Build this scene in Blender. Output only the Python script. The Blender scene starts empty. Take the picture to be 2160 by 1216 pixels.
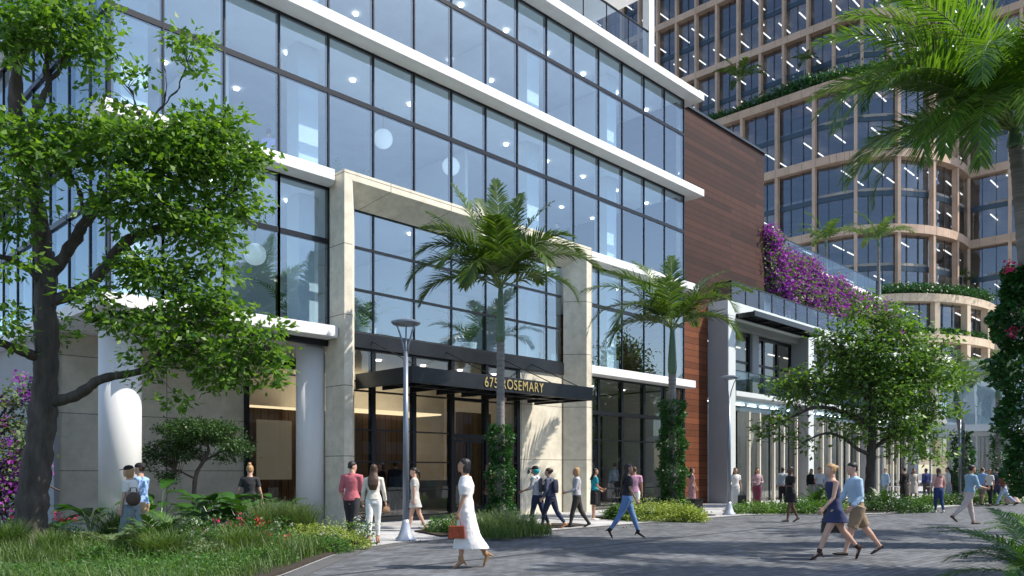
import bpy, math, random
import numpy as np
from mathutils import Vector, Matrix
R = math.radians
random.seed(7)
rng = np.random.default_rng(7)
C = bpy.context.scene.collection
scene = bpy.context.scene

# ------------------------------------------------------------------ camera, sky, sun, exposure
CAM_H = 1.6
FPX, HOR, CXP = 1682.0, 995.0, 1080.0          # focal length, horizon row and centre column in photo pixels
ca, sa = math.cos(R(44.19)), math.sin(R(44.19))
cd = bpy.data.cameras.new('camera'); cam = bpy.data.objects.new('camera', cd); C.objects.link(cam)
cam.location = (0, 0, CAM_H); cam.rotation_euler = (R(90), 0, R(44.19 - 90))
cd.sensor_width = 36; cd.lens = FPX / 2160 * 36; cd.shift_y = (HOR - 608) / 2160
cd.clip_end = 2000; cd.clip_start = 0.1
scene.camera = cam
SUN_EL, SUN_AZ = R(50), math.atan2(-0.785, 0.62)    # direction towards the sun, world XY angle
w = bpy.data.worlds.new('World'); scene.world = w; w.use_nodes = True
nt = w.node_tree; bg = nt.nodes['Background']
sky = nt.nodes.new('ShaderNodeTexSky'); sky.sky_type = 'NISHITA'; sky.sun_disc = False
sky.sun_elevation = SUN_EL; sky.sun_rotation = R(90) - SUN_AZ
sky.ozone_density = 1.2; sky.air_density = 1.0; sky.dust_density = 0.8
nt.links.new(sky.outputs[0], bg.inputs[0]); bg.inputs[1].default_value = 0.15
sl = bpy.data.lights.new('sun', 'SUN'); sl.energy = 4.4; sl.angle = R(0.5); sl.color = (1.0, 0.93, 0.82)
so = bpy.data.objects.new('sun', sl); C.objects.link(so)
sd = Vector((math.cos(SUN_AZ) * math.cos(SUN_EL), math.sin(SUN_AZ) * math.cos(SUN_EL), math.sin(SUN_EL)))
so.rotation_euler = sd.to_track_quat('Z', 'Y').to_euler(); so.location = (0, 0, 60)
scene.view_settings.view_transform = 'Standard'; scene.view_settings.look = 'None'
scene.view_settings.exposure = 0.55; scene.view_settings.gamma = 1

# ------------------------------------------------------------------ placing helpers
def at(px, py, D):
    r = (px - CXP) / FPX * D
    return Vector((D * ca + r * sa, D * sa - r * ca, CAM_H + (HOR - py) / FPX * D))
def gr(px, D, z=0.0):
    p = at(px, HOR, D); p.z = z; return p
def tag(o, label=None, cat=None, group=None, kind=None):
    if label: o['label'] = label
    if cat: o['category'] = cat
    if group: o['group'] = group
    if kind: o['kind'] = kind
    return o
def thing(name, loc, label, cat, group=None, rz=0):
    o = bpy.data.objects.new(name, None); C.objects.link(o)
    o.location = loc; o.rotation_euler = (0, 0, rz); o.empty_display_size = 0.3
    return tag(o, label, cat, group)
def wloc(o):
    v = Vector((0, 0, 0))
    while o is not None: v += o.location; o = o.parent
    return v
def copy_thing(root, loc, rz=None, label=None, scale=None):
    r = root.copy(); C.objects.link(r); r.location = loc
    if rz is not None: r.rotation_euler = (0, 0, rz)
    if scale: r.scale = (scale,) * 3
    if label: r['label'] = label
    for ch in list(root.children):
        c = ch.copy(); C.objects.link(c); c.parent = r
        for g in list(ch.children):
            d = g.copy(); C.objects.link(d); d.parent = c
    return r
def link_mesh(name, me, mat, parent=None, smooth=False):
    o = bpy.data.objects.new(name, me); C.objects.link(o)
    if mat: me.materials.append(mat)
    if smooth: me.polygons.foreach_set('use_smooth', [True] * len(me.polygons))
    if parent: o.parent = parent
    return o
def np_mesh(name, V, F, mat, parent=None, smooth=False, off=True):
    """V (n,3) float, F (m,k) int: one mesh object"""
    V = np.asarray(V, dtype=np.float32); F = np.asarray(F, dtype=np.int32)
    if parent and off:
        l = wloc(parent); V = V - np.array([l.x, l.y, l.z], dtype=np.float32)
    me = bpy.data.meshes.new(name); k = F.shape[1]
    me.vertices.add(len(V)); me.vertices.foreach_set('co', V.ravel())
    me.loops.add(F.size); me.loops.foreach_set('vertex_index', F.ravel())
    me.polygons.add(len(F)); me.polygons.foreach_set('loop_start', np.arange(0, F.size, k, dtype=np.int32))
    me.update(calc_edges=True); me.validate()
    return link_mesh(name, me, mat, parent, smooth)
class MB:
    def __init__(s): s.v = []; s.f = []
    def box(s, x0, x1, y0, y1, z0, z1):
        n = len(s.v)
        s.v += [(x0,y0,z0),(x1,y0,z0),(x1,y1,z0),(x0,y1,z0),(x0,y0,z1),(x1,y0,z1),(x1,y1,z1),(x0,y1,z1)]
        s.f += [(n,n+3,n+2,n+1),(n+4,n+5,n+6,n+7),(n,n+1,n+5,n+4),(n+1,n+2,n+6,n+5),(n+2,n+3,n+7,n+6),(n+3,n,n+4,n+7)]
        return s
    def prism(s, poly, z0, z1):          # poly counter-clockwise
        n = len(s.v); k = len(poly)
        s.v += [(x, y, z0) for x, y in poly] + [(x, y, z1) for x, y in poly]
        s.f += [tuple(range(n + k - 1, n - 1, -1)), tuple(range(n + k, n + 2 * k))]
        s.f += [(n + i, n + (i + 1) % k, n + k + (i + 1) % k, n + k + i) for i in range(k)]
        return s
    def hexa(s, p):                      # 8 free corners, bottom 4 ccw then top 4
        n = len(s.v); s.v += [tuple(q) for q in p]
        s.f += [(n,n+3,n+2,n+1),(n+4,n+5,n+6,n+7),(n,n+1,n+5,n+4),(n+1,n+2,n+6,n+5),(n+2,n+3,n+7,n+6),(n+3,n,n+4,n+7)]
        return s
    def beam(s, a, b, w, h, up=(0, 0, 1)):
        a = Vector(a); b = Vector(b); d = (b - a).normalized(); u = Vector(up)
        if abs(d.dot(u)) > 0.98: u = Vector((1, 0, 0))
        r = d.cross(u).normalized(); u = r.cross(d)
        c = [(-1,-1),(1,-1),(1,1),(-1,1)]
        return s.hexa([a + r*(i*w/2) + u*(j*h/2) for i, j in c] + [b + r*(i*w/2) + u*(j*h/2) for i, j in c])
    def tube(s, pts, rads, n=8, cap=True):
        pts = [Vector(p) for p in pts]; base = len(s.v); m = len(pts)
        if not hasattr(rads, '__len__'): rads = [rads] * m
        ref = Vector((0, 0, 1)); d0 = (pts[1] - pts[0]).normalized()
        if abs(d0.z) > 0.9: ref = Vector((1, 0, 0))
        for i, p in enumerate(pts):
            d = (pts[min(i+1, m-1)] - pts[max(i-1, 0)]).normalized()
            u = d.cross(ref)
            if u.length < 1e-4: u = d.orthogonal()
            u.normalize(); v = d.cross(u); ref = u.cross(d) if False else ref
            for k in range(n):
                a = 2 * math.pi * k / n
                s.v.append(tuple(p + (u * math.cos(a) + v * math.sin(a)) * rads[i]))
        for i in range(m - 1):
            for k in range(n):
                a, b = base + i*n + k, base + i*n + (k+1) % n
                s.f.append((a, b, b + n, a + n))
        if cap:
            s.f.append(tuple(base + k for k in range(n-1, -1, -1)))
            s.f.append(tuple(base + (m-1)*n + k for k in range(n)))
        return s
    def lathe(s, prof, cx, cy, n=24):
        return s.tube([(cx, cy, z) for r, z in prof], [r for r, z in prof], n)
    def sphere(s, c, r, nu=14, nv=9, sc=(1, 1, 1)):
        base = len(s.v); c = Vector(c)
        for i in range(nv + 1):
            t = math.pi * i / nv; rr = max(math.sin(t), 0.01)
            for k in range(nu):
                a = 2 * math.pi * k / nu
                s.v.append((c.x + r*sc[0]*rr*math.cos(a), c.y + r*sc[1]*rr*math.sin(a), c.z + r*sc[2]*math.cos(t)))
        for i in range(nv):
            for k in range(nu):
                a, b = base + i*nu + k, base + i*nu + (k+1) % nu
                s.f.append((a, a + nu, b + nu, b))
        s.f.append(tuple(base + k for k in range(nu)))
        s.f.append(tuple(base + nv*nu + k for k in range(nu-1, -1, -1)))
        return s
    def build(s, name, mat, parent=None, smooth=False, bevel=0):
        l = wloc(parent) if parent else Vector((0, 0, 0))
        me = bpy.data.meshes.new(name)
        me.from_pydata([(x - l.x, y - l.y, z - l.z) for x, y, z in s.v], [], s.f); me.update()
        o = link_mesh(name, me, mat, parent, smooth)
        if bevel:
            m = o.modifiers.new('bevel', 'BEVEL'); m.width = bevel; m.segments = 2; m.limit_method = 'ANGLE'
        return o

# ------------------------------------------------------------------ materials
def newmat(name):
    m = bpy.data.materials.new(name); m.use_nodes = True
    return m, m.node_tree.nodes, m.node_tree.links, m.node_tree.nodes['Principled BSDF']
def mat(name, col, rough=0.6, metal=0.0, var=0.0, scale=4.0, bump=0.0, bscale=30.0, spec=0.5, stretch=(1,1,1), var2=None, transl=0.0, emis=None, coat=0.0):
    m, N, L, b = newmat(name)
    b.inputs['Base Color'].default_value = (*col, 1); b.inputs['Roughness'].default_value = rough
    b.inputs['Metallic'].default_value = metal; b.inputs['Specular IOR Level'].default_value = spec
    if coat: b.inputs['Coat Weight'].default_value = coat
    if var or bump:
        tc = N.new('ShaderNodeTexCoord'); mp = N.new('ShaderNodeMapping'); mp.inputs['Scale'].default_value = stretch
        L.new(tc.outputs['Object'], mp.inputs[0])
    if var:
        n1 = N.new('ShaderNodeTexNoise'); n1.inputs['Scale'].default_value = scale; n1.inputs['Detail'].default_value = 6; n1.inputs['Roughness'].default_value = 0.65
        L.new(mp.outputs[0], n1.inputs[0])
        mr = N.new('ShaderNodeMapRange'); mr.inputs[1].default_value = 0.3; mr.inputs[2].default_value = 0.7
        mr.inputs[3].default_value = 0; mr.inputs[4].default_value = 1; L.new(n1.outputs[0], mr.inputs[0])
        mx = N.new('ShaderNodeMix'); mx.data_type = 'RGBA'
        c2 = var2 if var2 else tuple(min(1, c * (1 + var)) for c in col); c1 = tuple(c * (1 - var) for c in col) if not var2 else col
        mx.inputs[6].default_value = (*c1, 1); mx.inputs[7].default_value = (*c2, 1)
        L.new(mr.outputs[0], mx.inputs[0]); L.new(mx.outputs[2], b.inputs['Base Color'])
    if bump:
        n2 = N.new('ShaderNodeTexNoise'); n2.inputs['Scale'].default_value = bscale; n2.inputs['Detail'].default_value = 5
        L.new(mp.outputs[0], n2.inputs[0]); bp = N.new('ShaderNodeBump'); bp.inputs['Strength'].default_value = bump; bp.inputs['Distance'].default_value = 0.02
        L.new(n2.outputs[0], bp.inputs['Height']); L.new(bp.outputs[0], b.inputs['Normal'])
    if emis:
        b.inputs['Emission Color'].default_value = (*emis[:3], 1); b.inputs['Emission Strength'].default_value = emis[3]
    return m
def leafmat(name, c1, c2, transl=0.35, rough=0.45, tcol=None):
    """per-leaf colour variation (random per mesh island) + translucency"""
    m, N, L, b = newmat(name)
    g = N.new('ShaderNodeNewGeometry'); mx = N.new('ShaderNodeMix'); mx.data_type = 'RGBA'
    mx.inputs[6].default_value = (*c1, 1); mx.inputs[7].default_value = (*c2, 1)
    L.new(g.outputs['Random Per Island'], mx.inputs[0]); L.new(mx.outputs[2], b.inputs['Base Color'])
    b.inputs['Roughness'].default_value = rough; b.inputs['Specular IOR Level'].default_value = 0.5
    t = N.new('ShaderNodeBsdfTranslucent'); ms = N.new('ShaderNodeMixShader'); ms.inputs[0].default_value = transl
    mm = N.new('ShaderNodeMix'); mm.data_type = 'RGBA'; mm.blend_type = 'MULTIPLY'; mm.inputs[0].default_value = 1
    tc = tcol if tcol else (1.5, 1.6, 0.5)
    mm.inputs[7].default_value = (*tc, 1); L.new(mx.outputs[2], mm.inputs[6]); L.new(mm.outputs[2], t.inputs[0])
    L.new(b.outputs[0], ms.inputs[1]); L.new(t.outputs[0], ms.inputs[2])
    L.new(ms.outputs[0], N['Material Output'].inputs[0])
    return m
def glassmat(name, tint=(0.6, 0.75, 0.9), refl=(0.8, 0.9, 1.0), base=0.25, rough=0.01, wob=0.0):
    m, N, L, b = newmat(name); N.remove(b)
    tr = N.new('ShaderNodeBsdfTransparent'); tr.inputs[0].default_value = (*tint, 1)
    gl = N.new('ShaderNodeBsdfGlossy'); gl.inputs[0].default_value = (*refl, 1); gl.inputs['Roughness'].default_value = rough
    fr = N.new('ShaderNodeFresnel'); fr.inputs[0].default_value = 1.5
    ma = N.new('ShaderNodeMath'); ma.operation = 'MULTIPLY_ADD'; ma.inputs[1].default_value = 1 - base; ma.inputs[2].default_value = base
    ms = N.new('ShaderNodeMixShader'); L.new(fr.outputs[0], ma.inputs[0])
    ge = N.new('ShaderNodeNewGeometry'); bf = N.new('ShaderNodeMath'); bf.operation = 'SUBTRACT'; bf.inputs[0].default_value = 1; L.new(ge.outputs['Backfacing'], bf.inputs[1])
    m2 = N.new('ShaderNodeMath'); m2.operation = 'MULTIPLY'; L.new(ma.outputs[0], m2.inputs[0]); L.new(bf.outputs[0], m2.inputs[1]); L.new(m2.outputs[0], ms.inputs[0])
    if wob:
        tc = N.new('ShaderNodeTexCoord'); nz = N.new('ShaderNodeTexNoise'); nz.inputs['Scale'].default_value = .9; nz.inputs['Detail'].default_value = 1; L.new(tc.outputs['Object'], nz.inputs[0])
        bp = N.new('ShaderNodeBump'); bp.inputs['Strength'].default_value = wob; bp.inputs['Distance'].default_value = .05; L.new(nz.outputs[0], bp.inputs['Height']); L.new(bp.outputs[0], gl.inputs['Normal'])
    L.new(tr.outputs[0], ms.inputs[1]); L.new(gl.outputs[0], ms.inputs[2]); L.new(ms.outputs[0], N['Material Output'].inputs[0])
    return m
def seammat(name, col, var, sx, sz, axis='X', mortar=(0.1,0.1,0.1), msize=0.006, off=0.0, bump=0.15, rough=0.8, nscale=3.0):
    """concrete / boards with joints: brick texture laid on (axis, Z) in object space"""
    m, N, L, b = newmat(name); b.inputs['Roughness'].default_value = rough; b.inputs['Specular IOR Level'].default_value = .25
    tc = N.new('ShaderNodeTexCoord'); sp = N.new('ShaderNodeSeparateXYZ'); L.new(tc.outputs['Object'], sp.inputs[0])
    cb = N.new('ShaderNodeCombineXYZ')
    L.new(sp.outputs[0 if axis == 'X' else 1], cb.inputs[0]); L.new(sp.outputs[2 if axis != 'G' else 1], cb.inputs[1])
    if axis == 'G': L.new(sp.outputs[0], cb.inputs[0])
    if axis == 'XY':
        ad = N.new('ShaderNodeMath'); L.new(sp.outputs[0], ad.inputs[0]); L.new(sp.outputs[1], ad.inputs[1]); L.new(ad.outputs[0], cb.inputs[0])
    br = N.new('ShaderNodeTexBrick'); br.inputs['Scale'].default_value = 1; br.offset = off
    br.inputs['Brick Width'].default_value = sx; br.inputs['Row Height'].default_value = sz
    br.inputs['Mortar Size'].default_value = msize; br.inputs['Mortar Smooth'].default_value = 0.1
    c1 = tuple(c * (1 - var) for c in col); c2 = tuple(min(1, c * (1 + var)) for c in col)
    br.inputs['Color1'].default_value = (*c1, 1); br.inputs['Color2'].default_value = (*c2, 1); br.inputs['Mortar'].default_value = (*mortar, 1)
    L.new(cb.outputs[0], br.inputs[0])
    n = N.new('ShaderNodeTexNoise'); n.inputs['Scale'].default_value = nscale; n.inputs['Detail'].default_value = 8; n.inputs['Roughness'].default_value = 0.7
    L.new(tc.outputs['Object'], n.inputs[0])
    mr = N.new('ShaderNodeMapRange'); mr.inputs[1].default_value = 0.25; mr.inputs[2].default_value = 0.75; mr.inputs[3].default_value = 0.75; mr.inputs[4].default_value = 1.2
    L.new(n.outputs[0], mr.inputs[0])
    mm = N.new('ShaderNodeMix'); mm.data_type = 'RGBA'; mm.blend_type = 'MULTIPLY'; mm.inputs[0].default_value = 1
    L.new(br.outputs[0], mm.inputs[6]); L.new(mr.outputs[0], mm.inputs[7]); L.new(mm.outputs[2], b.inputs['Base Color'])
    if bump:
        n2 = N.new('ShaderNodeTexNoise'); n2.inputs['Scale'].default_value = 40; n2.inputs['Detail'].default_value = 4; L.new(tc.outputs['Object'], n2.inputs[0])
        bp = N.new('ShaderNodeBump'); bp.inputs['Strength'].default_value = bump; bp.inputs['Distance'].default_value = 0.02
        L.new(n2.outputs[0], bp.inputs['Height']); L.new(bp.outputs[0], b.inputs['Normal'])
    return m
M = {}
M['white'] = mat('white_stucco', (0.78, 0.78, 0.78), 0.7, var=0.07, scale=1.2, bump=0.08, stretch=(1, 1, .3))
M['whitein'] = mat('interior_white', (0.78, 0.78, 0.78), 0.8, var=0.03)
M['ceil'] = mat('ceiling_white', (0.75, 0.76, 0.78), 0.8, var=0.03, scale=0.6)
M['carpet'] = mat('office_floor', (0.28, 0.27, 0.26), 0.6, var=0.15)
M['stone'] = seammat('beige_stone', (0.70, 0.65, 0.53), 0.03, 2.43, 2.05, 'XY', mortar=(0.16, 0.145, 0.12), msize=0.011, bump=0.3, nscale=2.5)
M['stonewall'] = seammat('beige_wall_panels', (0.62, 0.575, 0.47), 0.05, 3.1, 1.62, 'X', mortar=(0.15, 0.135, 0.11), msize=0.011, bump=0.3, nscale=1.6)
M['frame'] = mat('dark_frame', (0.022, 0.024, 0.028), 0.35, 0.6)
M['transom'] = mat('transom_grey', (0.045, 0.055, 0.06), 0.4, 0.5)
M['canopy'] = mat('canopy_metal', (0.035, 0.038, 0.042), 0.35, 0.7, var=0.2, scale=1.5)
M['glass'] = glassmat('office_glass', (0.86, 0.95, 1.0), (0.80, 0.92, 1.0), 0.20, wob=.12)
M['glassg'] = glassmat('lobby_glass', (0.75, 0.76, 0.74), (0.8, 0.85, 0.9), 0.05)
M['glasst'] = glassmat('tower_glass', (0.80, 0.82, 0.84), (0.62, 0.69, 0.80), 0.16, wob=.15)
M['glassr'] = glassmat('rail_glass', (0.66, 0.72, 0.76), (0.7, 0.8, 0.9), 0.04)
M['bronze'] = seammat('bronze_panel', (0.56, 0.40, 0.295), 0.05, 1.6, 50, 'XY', mortar=(0.10, 0.07, 0.05), msize=0.012, bump=0.0, rough=0.45, nscale=0.6)
M['cream'] = seammat('cream_panel', (0.66, 0.53, 0.38), 0.03, 2.4, 50, 'XY', mortar=(0.25, 0.2, 0.15), msize=0.02, bump=0.0, rough=0.5, nscale=0.5)
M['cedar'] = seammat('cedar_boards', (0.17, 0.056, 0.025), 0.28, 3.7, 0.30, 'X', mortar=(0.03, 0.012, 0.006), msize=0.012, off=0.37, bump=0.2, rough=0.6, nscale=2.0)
M['darkboards'] = seammat('dark_upper_boards', (0.045, 0.0165, 0.0115), 0.45, 7.3, 0.30, 'X', mortar=(0.008, 0.005, 0.004), msize=0.014, off=0.37, bump=0.2, rough=0.7, nscale=1.2)  # upper boards, darker than the cedar ones below
M['greywall'] = mat('grey_render', (0.30, 0.31, 0.32), 0.75, var=0.05, scale=1.0)
M['panelgrey'] = mat('light_grey_panel', (0.62, 0.66, 0.66), 0.5, var=0.04)
M['fin'] = mat('beige_fin', (0.72, 0.66, 0.55), 0.6, var=0.05)
M['light'] = mat('lit_lamp', (1, 1, 1), 0.5, emis=(1, 0.97, 0.92, 5.0))
M['tlight'] = mat('lit_strip', (1, 1, 1), 0.5, emis=(1, 0.96, 0.9, 1.7))
M['warm'] = mat('lit_cove', (1, 0.9, 0.7), 0.5, emis=(1, 0.78, 0.5, 1.3))
M['paper'] = mat('paper_shade', (0.95, 0.95, 0.95), 0.8, emis=(0.9, 0.95, 1.0, 0.22))
M['gold'] = mat('brass_letters', (0.70, 0.52, 0.22), 0.35, 0.8)
M['black'] = mat('black_metal', (0.015, 0.015, 0.016), 0.4, 0.4)
M['woodin'] = seammat('interior_wood_slats', (0.30, 0.19, 0.115), 0.22, 0.28, 60, 'X', mortar=(0.08, 0.05, 0.03), msize=0.012, bump=0, rough=0.5, nscale=1.0)
M['polegrey'] = mat('lamp_post_paint', (0.22, 0.26, 0.32), 0.35, 0.5, var=0.05)
M['soil'] = mat('planting_soil', (0.035, 0.026, 0.018), 0.95, var=0.3, scale=8, bump=0.5, bscale=12)
# ------------------------------------------------------------------ main office building (facade runs along +X, street side is -Y)
YG, YF = 20.3, 19.66
FL = [5.8, 10.3, 14.85, 19.35]
BX = [7.0, 8.27] + [8.27 + 1.6098 * k for k in range(1, 16)]
XE = BX[-1]                                  # 32.42
office = thing('office_building', (7, 20, 0), 'white and glass office building with long white floor slabs and stone entrance portal', 'building')
b = MB()
# floor slabs with white fascia edges; front lip at YF, left lip at X = 6.36
def slab(z, x1, x0=6.61, end=True):
    b = MB(); t = 0.32
    b.prism([(x0, YF), (x1, YF), (x1, 30), (XE - 0.02, 30), (XE - 0.02, 50), (x0, 50)], z - t, z)
    return b
slab(FL[3], 33.2).build('floor_slab', M['white'], office, bevel=0.015)
slab(FL[2], 33.2).build('floor_slab', M['white'], office, bevel=0.015)
MB().prism([(6.61, YF), (12.9, YF), (13.08, YF + .35), (13.08, 30), (13.08, 50), (6.61, 50)], FL[1] - .32, FL[1]).build('floor_slab', M['white'], office, bevel=0.015)
MB().prism([(24.56, YF), (32.7, YF), (32.9, YF + .2), (32.9, 20.6), (XE - .02, 20.6), (XE - .02, 50), (24.56, 50)], FL[1] - .32, FL[1]).build('floor_slab', M['white'], office, bevel=0.01)
MB().box(13.1, 24.54, 20.4, 50, FL[1] - .32, FL[1]).build('interior_floor', M['ceil'], office)
MB().prism([(6.61, YF), (12.92, YF), (12.92, YF + .1), (13.08, YF + .1), (13.08, 30), (13.08, 50), (6.61, 50)], FL[0] - .32, FL[0]).build('floor_slab', M['white'], office, bevel=0.01)
MB().prism([(24.56, YF), (32.45, YF), (32.62, YF + .17), (32.62, 20.6), (XE - .02, 20.6), (XE - .02, 30), (24.56, 30)], FL[0] - .32, FL[0]).build('floor_slab', M['white'], office, bevel=0.01)
MB().box(13.1, 24.54, 20.45, 30, FL[0] - .32, FL[0] - .02).build('interior_floor', M['ceil'], office)
# window bays
def win(x0, x1, z0, z1, trans, gm='glass', mw=0.05, tw=0.15, tmat='transom', y=YG, sill=True, right=True):
    f = MB()
    f.box(x0 - mw/2, x0 + mw/2, y - .04, y + .14, z0, z1)
    if right: f.box(x1 - mw/2, x1 + mw/2, y - .04, y + .14, z0, z1)
    f.box(x0 + mw/2, x1 - mw/2, y - .03, y + .1, z1 - .07, z1)
    if sill: f.box(x0 + mw/2, x1 - mw/2, y - .04, y + .1, z0, z0 + .05)
    for t in trans: f.box(x0 + mw/2, x1 - mw/2, y - .035, y + .1, t - tw/2, t + tw/2)
    o = f.build('window', M['frame'], office)
    MB().box(x0 + mw/2, x1 - mw/2, y - .006, y + .006, z0 + .05, z1 - .07).build('pane', M[gm], o)
for fi in (1, 2):
    for i in range(len(BX) - 1):
        win(BX[i], BX[i+1], FL[fi] + .002, FL[fi+1] - .322, [FL[fi] + 2.53], right=(i == len(BX) - 2))
for i in range(len(BX) - 1):
    if BX[i+1] < 13.2: win(BX[i], BX[i+1], FL[0] + .002, FL[1] - .322, [FL[0] + 2.58])
win(BX[4], 13.10, FL[0] + .002, FL[1] - .322, [FL[0] + 2.58]) if BX[4] < 13.0 else None
xr = [24.58] + [x for x in BX if x > 24.9]
for i in range(len(xr) - 1):
    win(xr[i], xr[i+1], FL[0] + .002, FL[1] - .322, [FL[0] + 2.58], right=(i == len(xr) - 2))
# left facade, plane X = 7.0
def winl(y0, y1, z0, z1, tr):
    f = MB(); x = 7.0; mw = .05
    f.box(x - .04, x + .14, y0 - mw/2, y0 + mw/2, z0, z1)
    f.box(x - .06, x + .1, y0 + mw/2, y1 - mw/2, z1 - .07, z1)
    f.box(x - .07, x + .1, y0 + mw/2, y1 - mw/2, tr - .075, tr + .075)
    o = f.build('window', M['frame'], office)
    MB().box(x - .006, x + .006, y0 + mw/2, y1 - mw/2, z0, z1 - .07).build('pane', M['glass'], o)
LY = [20.0 + .46] + [21.6 + 1.6 * k for k in range(0, 9)]
for fi in range(3):
    for i in range(len(LY) - 1):
        winl(LY[i], LY[i+1], FL[fi] + .002, FL[fi+1] - .322, FL[fi] + 2.55)
# right end wall of glass block and rear walls
for fi in range(3):
    MB().box(XE - .012, XE + .0, YG + .13, 20.68, FL[fi], FL[fi+1] - .32).build('side_pane', M['glass'], office)
MB().box(7.2, XE - .1, 28.0, 28.2, 5.9, 9.9).box(7.2, XE - .1, 29.0, 29.2, 10.35, 14.4).box(7.2, XE - .1, 28.0, 28.2, 14.9, 19.0).build('interior_wall', M['whitein'], office)
MB().box(11.0, 11.15, 22.6, 28, 10.35, 14.4).box(21.5, 21.65, 23.5, 28, 10.35, 14.4).box(14.2, 14.35, 23, 28, 14.9, 19).box(22.4, 22.55, 23.2, 28, 14.9, 19).box(28.9, 29.05, 22.8, 28, 14.9, 19).box(18.9, 19.05, 23.6, 28, 5.9, 9.9).build('partition', M['whitein'], office)
for x in (7.95, 13.05, 23.1, 28.2):
    for fi in range(3):
        MB().box(x - .34, x + .34, 21.3, 21.98, FL[fi] + .01, FL[fi+1] - .33).build('column', M['whitein'], office, bevel=.01)
for fi, z in ((0, 9.95), (1, 14.5), (2, 18.98)):
    for x in [8.0 + 2.4 * k for k in range(11)]:
        for y in (22.1, 25.4):
            if rng.random() < 0.25 or (fi == 0 and y > 24): continue
            MB().lathe([(.085, z - .03), (.085, z + .02)], x, y, 12).build('downlight', M['light'], office)
# stone entrance portal with splayed reveals
zt, zi = 10.34, 10.07
px0, px1, pi0, pi1 = 13.12, 24.55, 13.40, 24.22
yf, yb = 19.5, YG - .1
p = MB()
p.hexa([(px0, yf, 0), (pi0, yf, 0), (pi0 + .55, yb, 0), (px0, yb + .3, 0), (px0, yf, zt), (pi0, yf, zi), (pi0 + .55, yb, zi - .55), (px0, yb + .3, zt)])
p.hexa([(pi1, yf, 0), (px1, yf, 0), (px1, yb + .3, 0), (pi1 - .58, yb, 0), (pi1, yf, zi), (px1, yf, zt), (px1, yb + .3, zt), (pi1 - .58, yb, zi - .55)])
p.hexa([(pi0, yf, zi), (pi1, yf, zi), (pi1 - .58, yb, zi - .55), (pi0 + .55, yb, zi - .55), (px0, yf, zt), (px1, yf, zt), (px1, yb + .3, zt), (px0, yb + .3, zt)])
p.build('entrance_portal', M['stone'], office, bevel=.008)
gx = [13.7] + [x for x in BX if 13.8 < x < 23.6] + [23.64]
for i in range(len(gx) - 1):
    win(gx[i], gx[i+1], 5.82, 9.6, [7.13, 8.41], tw=.08, right=False)
MB().box(13.7, 23.66, YG - .13, YG + .1, 5.36, 5.82).build('spandrel', M['canopy'], office, bevel=.005)
# lobby glazing under the spandrel
lx = [13.7] + [x for x in BX if 13.8 < x < 21.0] + [21.2]
for i in range(len(lx) - 1):
    if i == 3:   # entrance doors
        x0, x1 = lx[i], lx[i+1]
        f = MB().box(x0 - .07, x0 + .07, YG - .1, YG + .15, 0.16, 5.36).box(x1 - .07, x1 + .07, YG - .1, YG + .15, .16, 5.36)
        f.box(x0 + .07, x1 - .07, YG - .08, YG + .1, 2.72, 2.88).box(x0 + .07, x1 - .07, YG - .08, YG + .1, 4.02, 4.12)
        o = f.build('door_frame', M['frame'], office)
        MB().box(x0 + .07, x1 - .07, YG - .006, YG + .006, 2.88, 5.36).build('pane', M['glassg'], o)
        xm = (x0 + x1) / 2
        for k, (a, c) in enumerate(((x0 + .08, xm - .01), (xm + .01, x1 - .08))):
            d = MB().box(a, a + .1, YG - .03, YG + .03, .17, 2.7).box(c - .1, c, YG - .03, YG + .03, .17, 2.7)
            d.box(a + .1, c - .1, YG - .03, YG + .03, .17, .4).box(a + .1, c - .1, YG - .03, YG + .03, 2.6, 2.7)
            dd = d.build('door', M['frame'], office)
            MB().box(a + .1, c - .1, YG - .005, YG + .005, .4, 2.6).build('pane', M['glassg'], dd)
            hx = c - .05 if k == 0 else a + .05
            MB().tube([(hx, YG - .09, .9), (hx, YG - .09, 1.7)], .015, 8).build('handle', M['frame'], dd)
        continue
    win(lx[i], lx[i+1], .16, 5.36, [1.0, 1.9, 2.88, 4.07], gm='glassg', mw=.15, tw=.045, right=(i == len(lx) - 2))
MB().box(21.28, 23.66, YG - .05, YG + .4, 0, 5.36).build('entrance_wall', M['stone'], office)
# lobby interior
MB().box(7.3, 34, 20.5, 30, -.2, .16).build('lobby_floor', M['carpet'], office)
MB().box(13.3, 32.3, 28.4, 28.6, .1, 5.4).build('interior_wall', M['whitein'], office)
MB().box(16.3, 20.6, 26.2, 26.4, .16, 3.9).build('wood_wall', M['woodin'], office)
MB().box(16.2, 22.4, 26.0, 28.3, 4.0, 4.06).build('cove_light', M['warm'], office)
MB().box(22.4, 24.3, 24.9, 25.1, .16, 4.1).build('wood_wall', M['woodin'], office)
MB().box(18.4, 21.6, 24.2, 24.9, .16, 1.25).build('reception_desk', M['greywall'], office)
MB().box(24.62, 24.8, 20.5, 28.4, .1, 5.4).build('interior_wall', M['whitein'], office)
for x in (14.6, 16.6, 18.6, 20.4, 22.2, 26, 28.4, 30.8):
    MB().lathe([(.1, 5.43), (.1, 5.47)], x, 22.6, 12).build('downlight', M['light'], office)  # ground floor downlights added for more light in the lobby
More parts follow.
